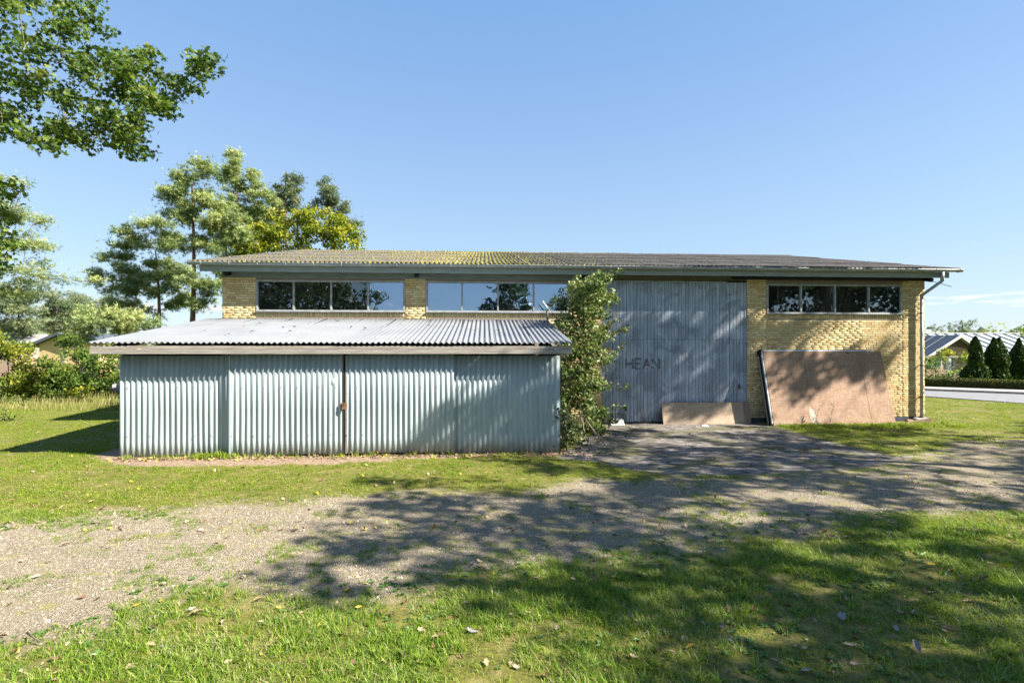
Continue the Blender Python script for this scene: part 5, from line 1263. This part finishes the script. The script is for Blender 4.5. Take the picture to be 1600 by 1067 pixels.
plate('roof', [cf(pK[0] + .004, D, pK[1]), cf(pR[0] + .3, D, pR[1] - .1), cf(pR[0] + .3, D + 7.2, pR[1] - .1), cf(pK[0] + .004, D + 7.2, pK[1])], M['dark_roof'], th_, .2)
b = MB(); b.hull([cf(lx(91, D), D + .33, 1.2), cf(lx(94.5, D), D + .33, 1.2), cf(lx(94.5, D), D + .39, 1.2), cf(lx(91, D), D + .39, 1.2)], [cf(lx(91, D), D + .33, 2.75), cf(lx(94.5, D), D + .33, 2.75), cf(lx(94.5, D), D + .39, 2.75), cf(lx(91, D), D + .39, 2.75)])
b.build('window', M['frame'], th_)
ph = empty('pale_house', cf(lx(5, 38), 38, 0)); tag(ph, 'pale roofed house partly hidden behind the yellow green bush at left', 'house')
D = 38; b = MB(); b.hull([cf(lx(-60, D), D, 0), cf(lx(22, D), D, 0), cf(lx(22, D), D + 6, 0), cf(lx(-60, D), D + 6, 0)], [cf(lx(-60, D), D, zz(543, D)), cf(lx(22, D), D, zz(543, D)), cf(lx(22, D), D + 6, zz(543, D)), cf(lx(-60, D), D + 6, zz(543, D))]); b.build('wall', M['pink_brick'], ph)
plate('roof', [cf(lx(-66, D), D - .3, zz(543, D)), cf(lx(34, D), D - .3, zz(543, D)), cf(lx(18, D), D + 3, zz(520, D)), cf(lx(-50, D), D + 3, zz(520, D))], M['paving'], ph, .12)
# parked car mostly hidden by the shed
CM = NM('dark_blue_car_paint'); CM.b.inputs['Metallic'].default_value = .3; CM.out((.05, .065, .10), .25); M['car'] = CM.m
D = 21.0; cx0 = lx(171, D); car = empty('parked_car', cf(cx0 + 1.9, D + .8, 0)); tag(car, 'dark blue parked car whose nose just shows past the left end of the shed', 'car')
def cbox(prof, y0, y1, name, mat, bev=.05):
    lo = [cf(cx0 + a, D + y0, z) for a, z in prof]; hi = [cf(cx0 + a, D + y1, z) for a, z in prof]; b = MB(); n = len(prof)
    b.add(lo + hi, [tuple(range(n)), tuple(range(2 * n - 1, n - 1, -1))] + [(i, n + i, n + (i + 1) % n, (i + 1) % n) for i in range(n)]); o = b.build(name, mat, car, True); bevel(o, bev, 3); return o
cbox([(0, .28), (.02, .55), (.12, .68), (.9, .80), (1.25, .86), (3.4, .88), (4.0, .80), (4.15, .5), (4.1, .28)], 0, 1.65, 'body', M['car'], .07)
cbox([(1.05, .87), (1.6, 1.32), (2.9, 1.36), (3.6, .89)], .1, 1.55, 'cabin', M['glass'], .05)
for wx_ in (.75, 3.3):
    for wy in (.02, 1.48):
        c_ = Vector(cf(cx0 + wx_, D + wy, .30)); e_ = Vector(cf(cx0 + wx_, D + wy + .17, .30)); b = MB(); b.tube([c_, e_], .30, 18); w_ = b.build('wheel', M['dark_beam'], car)
        b = MB(); b.tube([c_ - (e_ - c_) * .06, c_ + (e_ - c_) * .5], .17, 14); b.build('rim', M['zinc'], w_)
b = MB(); b.hull([cf(cx0 - .01, D + .12, .5), cf(cx0 + .12, D - .012, .5), cf(cx0 + .28, D - .012, .52), cf(cx0 + .2, D + .3, .5)], [cf(cx0 + .01, D + .12, .62), cf(cx0 + .13, D - .012, .65), cf(cx0 + .3, D - .012, .68), cf(cx0 + .22, D + .3, .64)]); b.build('headlight', M['white_frame'], car)

# ------------------------------------------------------------------ grass, pebbles, weeds and leaves on the ground
lib = bpy.data.collections.new('library')      # variants for the scattered ground cover, not part of the scene
def instancer(name, P, rot, scl, coll, seed=0):
    me = bpy.data.meshes.new(name); me.vertices.add(len(P)); me.vertices.foreach_set('co', P.astype(np.float32).ravel())
    a = me.attributes.new('rz', 'FLOAT_VECTOR', 'POINT'); a.data.foreach_set('vector', rot.astype(np.float32).ravel())
    a = me.attributes.new('sc', 'FLOAT', 'POINT'); a.data.foreach_set('value', scl.astype(np.float32))
    o = bpy.data.objects.new(name, me); col.objects.link(o)
    ng = bpy.data.node_groups.new(name, 'GeometryNodeTree')
    ng.interface.new_socket('Geometry', in_out='INPUT', socket_type='NodeSocketGeometry'); ng.interface.new_socket('Geometry', in_out='OUTPUT', socket_type='NodeSocketGeometry')
    N_ = ng.nodes; Lk = ng.links; gi = N_.new('NodeGroupInput'); go = N_.new('NodeGroupOutput'); ip = N_.new('GeometryNodeInstanceOnPoints')
    ci = N_.new('GeometryNodeCollectionInfo'); ci.inputs['Collection'].default_value = coll; ci.inputs['Separate Children'].default_value = True; ci.inputs['Reset Children'].default_value = True
    r_ = N_.new('GeometryNodeInputNamedAttribute'); r_.data_type = 'FLOAT_VECTOR'; r_.inputs['Name'].default_value = 'rz'
    s_ = N_.new('GeometryNodeInputNamedAttribute'); s_.data_type = 'FLOAT'; s_.inputs['Name'].default_value = 'sc'
    m2p = N_.new('GeometryNodeMeshToPoints'); Lk.new(gi.outputs[0], m2p.inputs['Mesh']); Lk.new(m2p.outputs[0], ip.inputs['Points'])
    rv = N_.new('FunctionNodeRandomValue'); rv.data_type = 'INT'; rv.inputs['Min'].default_value = 0; rv.inputs['Max'].default_value = 40; rv.inputs['Seed'].default_value = seed
    o_int = [x for x in rv.outputs if x.type == 'INT'][0]; rv.inputs[4].default_value = 0; rv.inputs[5].default_value = 40
    Lk.new(o_int, ip.inputs['Instance Index']); Lk.new(ci.outputs[0], ip.inputs['Instance']); ip.inputs['Pick Instance'].default_value = True
    e2r = N_.new('FunctionNodeEulerToRotation'); Lk.new(r_.outputs['Attribute'], e2r.inputs[0]); Lk.new(e2r.outputs[0], ip.inputs['Rotation']); Lk.new(s_.outputs['Attribute'], ip.inputs['Scale'])
    Lk.new(ip.outputs[0], go.inputs[0]); md = o.modifiers.new('scatter', 'NODES'); md.node_group = ng
    tag(o, kind='stuff'); return o
def blade_tuft(nb, h0, h1, spread, w, seg=2, droop=.5):
    b = MB()
    for k in range(nb):
        a = random.uniform(0, 2 * PI); r_ = spread * random.random() ** .5; x, y = r_ * math.cos(a), r_ * math.sin(a)
        h_ = random.uniform(h0, h1); az = random.uniform(0, 2 * PI); dx, dy = math.cos(az), math.sin(az); ln = h_ * random.uniform(.1, droop); sx_, sy_ = -dy * w / 2, dx * w / 2; vs = []
        for j in range(seg + 1):
            t = j / seg; ww = 1 - t * .85; ox = ln * t * t; z = h_ * (t - .25 * t * t * droop)
            vs += [(x + dx * ox - sx_ * ww, y + dy * ox - sy_ * ww, z), (x + dx * ox + sx_ * ww, y + dy * ox + sy_ * ww, z)]
        tt = random.random(); b.add(vs, [(2 * j, 2 * j + 1, 2 * j + 3, 2 * j + 2) for j in range(seg)], max(.01, tt))
    return b.mesh('tuft')
def grass_material(name, stops, trans):
    m = NM(name); oi = m.n.new('ShaderNodeObjectInfo'); g = m.n.new('ShaderNodeNewGeometry')
    pos = oi.outputs['Location']
    big = m.noise(pos, .9, 3); f = m.math('ADD', m.math('MULTIPLY', m.attr('tint'), .85), m.math('MULTIPLY', oi.outputs['Random'], .22)); f = m.math('ADD', f, m.math('MULTIPLY', m.math('SUBTRACT', big, .5), 1.1)); f = m.math('ADD', f, -.01, True)
    c = m.ramp(f, stops); m.b.inputs['Specular IOR Level'].default_value = .35; m.out(c, .5)
    tr = m.n.new('ShaderNodeBsdfTranslucent'); m.l.new(m.mix(1.0, c, (1.2, 1.25, .5), 'MULTIPLY'), tr.inputs[0])
    mx = m.n.new('ShaderNodeMixShader'); mx.inputs[0].default_value = trans; m.l.new(m.b.outputs[0], mx.inputs[1]); m.l.new(tr.outputs[0], mx.inputs[2]); m.l.new(mx.outputs[0], m.n['Material Output'].inputs[0])
    return m.m
GR = grass_material('grass_blade', [(.05, (.030, .084, .008)), (.3, (.095, .200, .011)), (.55, (.182, .300, .018)), (.8, (.270, .337, .040)), (.95, (.350, .337, .162))], .42)
GR2 = grass_material('lawn_blade', [(.05, (.070, .145, .008)), (.3, (.141, .230, .009)), (.55, (.210, .277, .014)), (.8, (.263, .284, .038)), (.95, (.304, .277, .135))], .42)
c_near = bpy.data.collections.new('near_tufts'); c_mid = bpy.data.collections.new('lawn_tufts'); c_peb = bpy.data.collections.new('pebbles'); c_weed = bpy.data.collections.new('weeds'); c_lit = bpy.data.collections.new('litter')
random.seed(101)
for k in range(5):
    me = blade_tuft(18, .02, (.06, .07, .055, .10, .075)[k], .055, (.0055, .0065, .006, .007, .0075)[k], 3, 1.15); me.materials.append(GR); c_near.objects.link(bpy.data.objects.new('tuft', me))
    me = blade_tuft(16, .02, .05, .06, .008, 2, .8); me.materials.append(GR2); c_mid.objects.link(bpy.data.objects.new('tuft', me))
PB = NM('pebble'); oi = PB.n.new('ShaderNodeObjectInfo')
PB.out(PB.ramp(oi.outputs['Random'], [(0, (.087, .080, .065)), (.25, (.193, .168, .131)), (.5, (.282, .241, .177)), (.75, (.372, .322, .245)), (.93, (.335, .233, .140)), (1, (.512, .485, .412))]), .8)
for k in range(5):
    b = MB(); vs = [(random.uniform(.75, 1.2) * math.cos(a), random.uniform(.6, 1.0) * math.sin(a), 0.0) for a in np.linspace(0, 2 * PI, 6)[:-1]]
    top_ = [(x * .6 + random.uniform(-.1, .1), y * .6, random.uniform(.45, .7)) for x, y, z in vs]
    b.add(vs + top_, [(5, 6, 7, 8, 9)] + [(i, (i + 1) % 5, 5 + (i + 1) % 5, 5 + i) for i in range(5)]); me = b.mesh('pebble'); me.materials.append(PB.m); c_peb.objects.link(bpy.data.objects.new('pebble', me))
WD = leafmat('weed_leaf', [(0, (.05, .12, .025)), (1, (.12, .21, .04))], .3, .45, spec=.4)
for k in range(4):
    b = MB()
    for j in range(9):
        a = j * 2.4 + random.uniform(-.3, .3); Ls = random.uniform(.5, 1.0); w_ = Ls * .22; dx, dy = math.cos(a), math.sin(a); z1 = random.uniform(.15, .4)
        b.add([(0, 0, .02), (dx * Ls * .5 - dy * w_, dy * Ls * .5 + dx * w_, z1), (dx * Ls, dy * Ls, z1 * .7), (dx * Ls * .5 + dy * w_, dy * Ls * .5 - dx * w_, z1)], [(0, 1, 2, 3)], random.uniform(.05, 1))
    me = b.mesh('weed'); me.materials.append(WD); c_weed.objects.link(bpy.data.objects.new('weed', me))
def cand(n, px0, px1, py0, py1, pw=1.0):
    """uniform in area on the ground inside a picture window"""
    dmin, dmax = FPX * CAMH / (py1 - HORIZ), FPX * CAMH / (py0 - HORIZ)
    dd = np.sqrt(RNG.uniform(dmin ** 2, dmax ** 2, n)) if pw == 1 else dmin + (dmax - dmin) * RNG.random(n) ** pw
    ll = (RNG.uniform(px0, px1, n) - 800) / FPX * dd
    return np.stack([ll * CC + dd * SS, -ll * SS + dd * CC], 1), dd
def finish(P2, sink=0): return np.stack([P2[:, 0], P2[:, 1], gheight(P2[:, 0], P2[:, 1]) - sink], 1)
def rots(n, tilt=.15): return np.stack([RNG.normal(0, tilt, n), RNG.normal(0, tilt, n), RNG.uniform(0, 2 * PI, n)], 1)
def clear_build(P2):
    x, y = P2[:, 0], P2[:, 1]
    return ~((x > SX0 - .02) & (x < SX1 + .02) & (y > SY - .04)) & ~((x > XL) & (x < XR) & (y > W - .1)) & ~((x > 8.4) & (x < 12.6) & (y > 13.02))
# near grass
P2, dd = cand(42000, -60, 1660, 800, 1100); g_, a_, s_ = masks(P2)
pr = np.clip(.42 - g_ * .9, 0.0, 1) * (a_ < -.1); pat = fbm(P2[:, 0] * 1.5, P2[:, 1] * 1.5, 41); pr *= np.clip(pat * 3.4 - 1.15, .10, 1)
spots = np.clip((fbm(P2[:, 0] * 2.8, P2[:, 1] * 2.8, 42) - .60) * 5, 0, .35); pr = np.maximum(pr, spots * (a_ < 0))
k_ = RNG.random(len(P2)) < pr; P2 = P2[k_]; g_ = g_[k_]
sc = RNG.uniform(.55, 1.15, len(P2)) * np.clip(.85 - g_ * .35, .3, 1.05)
instancer('near_grass', finish(P2, .004), rots(len(P2)), sc, c_near, 1)
# lawn farther off
P2, dd = cand(190000, -60, 1660, 612, 860, .9); g_, a_, s_ = masks(P2)
pr = np.clip(.45 - g_ * 3.0, 0, 1) * (a_ < .0) * np.clip(.5 - s_ * 5, 0, 1) * clear_build(P2); pr *= np.clip(fbm(P2[:, 0] * 1.5, P2[:, 1] * 1.5, 43) * 3.2 - .8, .22, 1)
spots = np.clip((fbm(P2[:, 0] * 2.5, P2[:, 1] * 2.5, 44) - .62) * 5, 0, .25) * (a_ < 0) * (g_ > 0); pr = np.maximum(pr * .55, spots)
roadd = np.array([sdist(P2, np.array([N0, rn[0], rn[1], N1, F1, F0]))])[0]; pr *= roadd < -.05
k_ = RNG.random(len(P2)) < pr; P2 = P2[k_]; sc = RNG.uniform(.6, 1.2, len(P2))
instancer('lawn_grass', finish(P2, .004), rots(len(P2)), sc, c_mid, 2)
# long grass at the foot of the leaning panel, under the shed front and along the apron
q1 = np.stack([RNG.uniform(8.2, 13.3, 900), 13.05 - RNG.random(900) ** 2 * .5], 1); q2 = np.stack([RNG.uniform(-5.6, -4.9, 120) , RNG.uniform(9.78, 9.9, 120)], 1); q3 = np.stack([RNG.uniform(-7.0, 1.4, 60), RNG.uniform(9.75, 9.93, 60)], 1)
P2 = np.concatenate([q1, q2, q3]); instancer('long_grass', finish(P2), rots(len(P2), .25), RNG.uniform(1.0, 2.6, len(P2)), c_mid, 3)
# pebbles
P2, dd = cand(130000, -40, 1640, 745, 1040, .62); g_, a_, s_ = masks(P2)
pr = np.clip((g_ + .12) * 3.5, 0, 1) * (a_ < -.05); pr *= np.clip(1.25 - (fbm(P2[:, 0] * 2.8, P2[:, 1] * 2.8, 42) - .5) * 4, .25, 1)
k_ = RNG.random(len(P2)) < pr * .8; P2 = P2[k_]; sc = np.exp(RNG.normal(math.log(.0056), .42, len(P2)))
instancer('gravel', finish(P2, .002), rots(len(P2), .3), sc, c_peb, 4)
# broad-leaved weeds
P2, dd = cand(4200, -40, 1640, 800, 1090); g_, a_, s_ = masks(P2); k_ = RNG.random(len(P2)) < (g_ < .35) * (a_ < 0) * np.clip((fbm(P2[:, 0] * 1.2, P2[:, 1] * 1.2, 46) - .42) * 3, .05, .8); P2 = P2[k_]
instancer('broad_leaved_weeds', finish(P2), rots(len(P2), .1), RNG.uniform(.018, .06, len(P2)), c_weed, 5)

# fallen leaves: curled lobed leaves, the nearest ones singly
def leaf_mat(name, a, b_):
    m = NM(name); return m.out(m.mix(m.ramp(m.noise(m.coord(), 14, 5), [(.3, 0.0), (.7, 1.0)]), m.mix(m.rnd(), a, b_), tuple(x * .6 for x in a)), .7)
LM = {'tan': leaf_mat('tan_dead_leaf', (.46, .33, .21), (.60, .48, .36)), 'brown': leaf_mat('brown_dead_leaf', (.15, .08, .045), (.24, .13, .07)), 'yellow': leaf_mat('yellow_dead_leaf', (.55, .38, .04), (.62, .45, .08)), 'grey': leaf_mat('grey_dead_leaf', (.20, .19, .19), (.32, .30, .30))}
def dead_leaf(seed, curl):
    random.seed(seed); b = MB(); vs = []; n = 9; ax = random.uniform(-.5, .5)
    up = [(-.5 + i / n, (.10 + .20 * math.sin(PI * i / n)) * (1.25 if i % 2 else .7) * random.uniform(.8, 1.15)) for i in range(n + 1)]
    rows_ = []
    for i, (x, y) in enumerate(up):
        z0 = .10 + curl * .35 * x * x + .05 * math.sin(6 * x + seed); t = ax * x
        for sgn in (-1, 0, 1):
            yy = sgn * y; rows_.append((x, yy * math.cos(curl * .5), z0 + abs(yy) * math.sin(curl * .5) * 1.1 + yy * t + random.uniform(-.015, .015)))
    fs = []
    for i in range(n):
        for c in (0, 1): a = i * 3 + c; fs.append((a, a + 1, a + 4, a + 3))
    b.add(rows_, fs); b.tube([(-.5, 0, rows_[1][2]), (-.75, .05, .02)], .014, 3)
    return b.mesh('fallen_leaf', True)
leaf_me = {(c_, k): dead_leaf(200 + k, (.5, 1.1, 1.7, 2.4)[k]) for c_ in LM for k in range(4)}
for (c_, k), me in leaf_me.items(): me.materials.append(LM[c_])
LBL = {'tan': 'pale tan curled oak leaf lying ', 'brown': 'dark brown shrivelled leaf lying ', 'yellow': 'bright yellow fallen leaf lying ', 'grey': 'grey dead leaf lying '}
SPECIAL = {(628, 1030): 'largest pale lobed leaf lying flat in the sunlit grass at the bottom, left of centre', (738, 990): 'grey curled leaf with a dark hollow at the edge of the shade, bottom centre', (308, 962): 'crumpled tan leaf on the grass tongue that reaches into the gravel at left', (548, 818): 'lone yellow leaf on the gravel in front of the shed lock', (545, 922): 'yellow leaf at the left end of the tree shadow on the grass edge', (1335, 840): 'orange yellow leaf in the drift where gravel meets shaded grass at right', (1290, 835): 'dark leaf at the left end of the drift where gravel meets shaded grass at right', (1315, 968): 'pale grey leaf in the shaded grass below the leaning panel', (1435, 1016): 'grey folded leaf in the shaded grass near the bottom right', (1408, 965): 'small whitish tan leaf upright in the shaded grass right of the grey one', (1512, 945): 'pale tan leaf beside the weeds near the right picture edge', (1535, 910): 'big rusty brown leaf near the right picture edge'}
def place_leaf(x, y, c_, size, k=None, special=None):
    o = bpy.data.objects.new('fallen_leaf', leaf_me[(c_, random.randrange(4) if k is None else k)]); col.objects.link(o)
    o.location = (x, y, float(gheight(np.array([x]), np.array([y]))[0]) + .012); o.rotation_euler = (random.uniform(-.35, .35), random.uniform(-.35, .35), random.uniform(0, 6.28)); o.scale = (size,) * 3
    gg = float(sdist(np.array([[x, y]]), P_GRAVEL)[0]) > .15; mx_l = x > 1.2
    w_ = 'on the gravel drive' if gg else ('in the shaded grass at lower right' if mx_l else 'in the sunlit grass at lower left')
    if special: tag(o, special, 'leaf', 'single standout leaves')
    else: tag(o, LBL[c_] + w_, 'leaf', c_ + ' leaves ' + w_)
random.seed(77)
for (px, py, c_, s) in ((628, 1030, 'tan', .105), (738, 990, 'grey', .10), (690, 995, 'brown', .08), (308, 962, 'tan', .11), (300, 955, 'tan', .09), (350, 975, 'tan', .08), (405, 940, 'tan', .08), (545, 922, 'yellow', .07), (548, 818, 'yellow', .08), (560, 950, 'yellow', .07), (985, 965, 'grey', .09), (992, 1030, 'tan', .09), (1075, 972, 'yellow', .08), (1080, 1015, 'yellow', .08), (1315, 968, 'grey', .11), (1408, 965, 'tan', .09), (1330, 1012, 'tan', .11), (1435, 1016, 'grey', .11), (1400, 985, 'grey', .08), (1335, 840, 'yellow', .1), (1290, 835, 'brown', .12), (1300, 840, 'brown', .1), (1310, 842, 'tan', .09), (1512, 945, 'tan', .10), (1460, 930, 'tan', .1), (1535, 910, 'brown', .14), (1455, 885, 'yellow', .12), (1570, 890, 'yellow', .1), (1480, 985, 'brown', .12), (1485, 897, 'brown', .13), (855, 1060, 'brown', .1), (760, 1040, 'tan', .08), (520, 1050, 'tan', .08), (430, 1010, 'tan', .07), (240, 985, 'tan', .1), (205, 1045, 'tan', .1), (235, 1010, 'tan', .09), (1180, 955, 'brown', .09), (1000, 905, 'brown', .09), (1020, 850, 'yellow', .08), (1140, 955, 'brown', .09), (840, 905, 'tan', .07), (755, 890, 'brown', .08), (470, 960, 'tan', .08), (1030, 1020, 'brown', .08), (680, 1000, 'tan', .07), (960, 838, 'brown', .08)):
    p = on_ground(px, py); place_leaf(p[0], p[1], c_, s * (.95 if (px, py) in SPECIAL else .8), None, SPECIAL.get((px, py)))
P2, dd = cand(330, -20, 1620, 815, 1066); g_, a_, s_ = masks(P2); k_ = (RNG.random(len(P2)) < np.where(g_ > .25, .35, 1)) & (a_ < 0)
for p in P2[k_][:230]: place_leaf(p[0], p[1], random.choices(('tan', 'brown', 'yellow', 'grey'), (5, 5, 1, 2))[0], random.uniform(.035, .065))
# distant litter and crumbs
for c_, k in (('tan', 1), ('brown', 2), ('yellow', 0), ('tan', 3), ('brown', 0)): c_lit.objects.link(bpy.data.objects.new('litter_leaf', leaf_me[(c_, k)]))
P2, dd = cand(2600, -60, 1660, 625, 830, 1.2); P2 = P2[clear_build(P2) & (RNG.random(len(P2)) < .5)]
P3, dd = cand(5200, -40, 1640, 790, 1090); g_, a_, s_ = masks(P3); P3 = P3[RNG.random(len(P3)) < np.clip((fbm(P3[:, 0] * 1.3, P3[:, 1] * 1.3, 48) - .5) * 4, .02, .8) * (g_ < .3) * np.clip(1.1 + g_ * .9, .15, 1)]
instancer('leaf_crumbs', finish(P3, -.006), rots(len(P3), .5), RNG.uniform(.012, .04, len(P3)), c_lit, 9)
sx2 = np.stack([RNG.uniform(-7.2, 2.6, 900), RNG.uniform(9.55, 9.95, 900)], 1)
P2 = np.concatenate([P2, sx2]); instancer('leaf_litter', finish(P2, -.008), rots(len(P2), .4), RNG.uniform(.03, .075, len(P2)), c_lit, 6)
# leaves on the shed roof, each lying in a valley
random.seed(12)
for (px, py) in ((317, 517), (379, 511), (381, 511), (356, 523), (333, 543), (322, 516), (395, 519), (405, 506), (413, 505), (442, 513), (453, 519), (485, 505), (527, 503), (524, 502), (548, 513), (549, 512), (570, 514), (568, 517), (587, 504), (597, 512), (598, 511), (625, 509), (630, 510), (611, 500), (670, 510), (689, 511), (704, 509), (741, 515), (735, 503), (777, 517), (794, 504), (808, 508), (805, 515), (788, 509), (655, 499), (460, 512)):
    r_ = ray(px, py); # meet the roof plane
    t_ = (RZ0 + .04 - CAMH - math.tan(ss) * RY0) / (r_[2] - math.tan(ss) * r_[1]); P_ = np.array((0, 0, CAMH)) + r_ * t_
    o = bpy.data.objects.new('roof_leaf', leaf_me[(random.choice(('brown', 'tan', 'tan')), random.randrange(4))]); col.objects.link(o); o.location = (P_[0], P_[1], P_[2] + .012); o.rotation_euler = (ss + random.uniform(-.2, .2), random.uniform(-.3, .3), random.uniform(0, 6)); o.scale = (random.uniform(.045, .085),) * 3
    tag(o, 'small dead leaf lying on the pale shed roof', 'leaf', 'dead leaves on the shed roof')
# fallen sticks
for k, (pts, lab) in enumerate((([(42, 988), (50, 997), (66, 1003)], 'short dark curved stick on the gravel edge at lower left'), ([(143, 817), (158, 819), (170, 818)], 'thin straight twig on the gravel near the left lawn edge'), ([(1100, 915), (1112, 922), (1124, 928)], 'dark broken twig in the shaded grass right of centre'))):
    b = MB(); b.tube([tuple(on_ground(x, y, .02) + np.array((0, 0, .012 * (i % 2)))) for i, (x, y) in enumerate(pts)], [.007, .006, .004], 5); tag(b.build('stick', M['stem'], None, True), lab, 'stick')
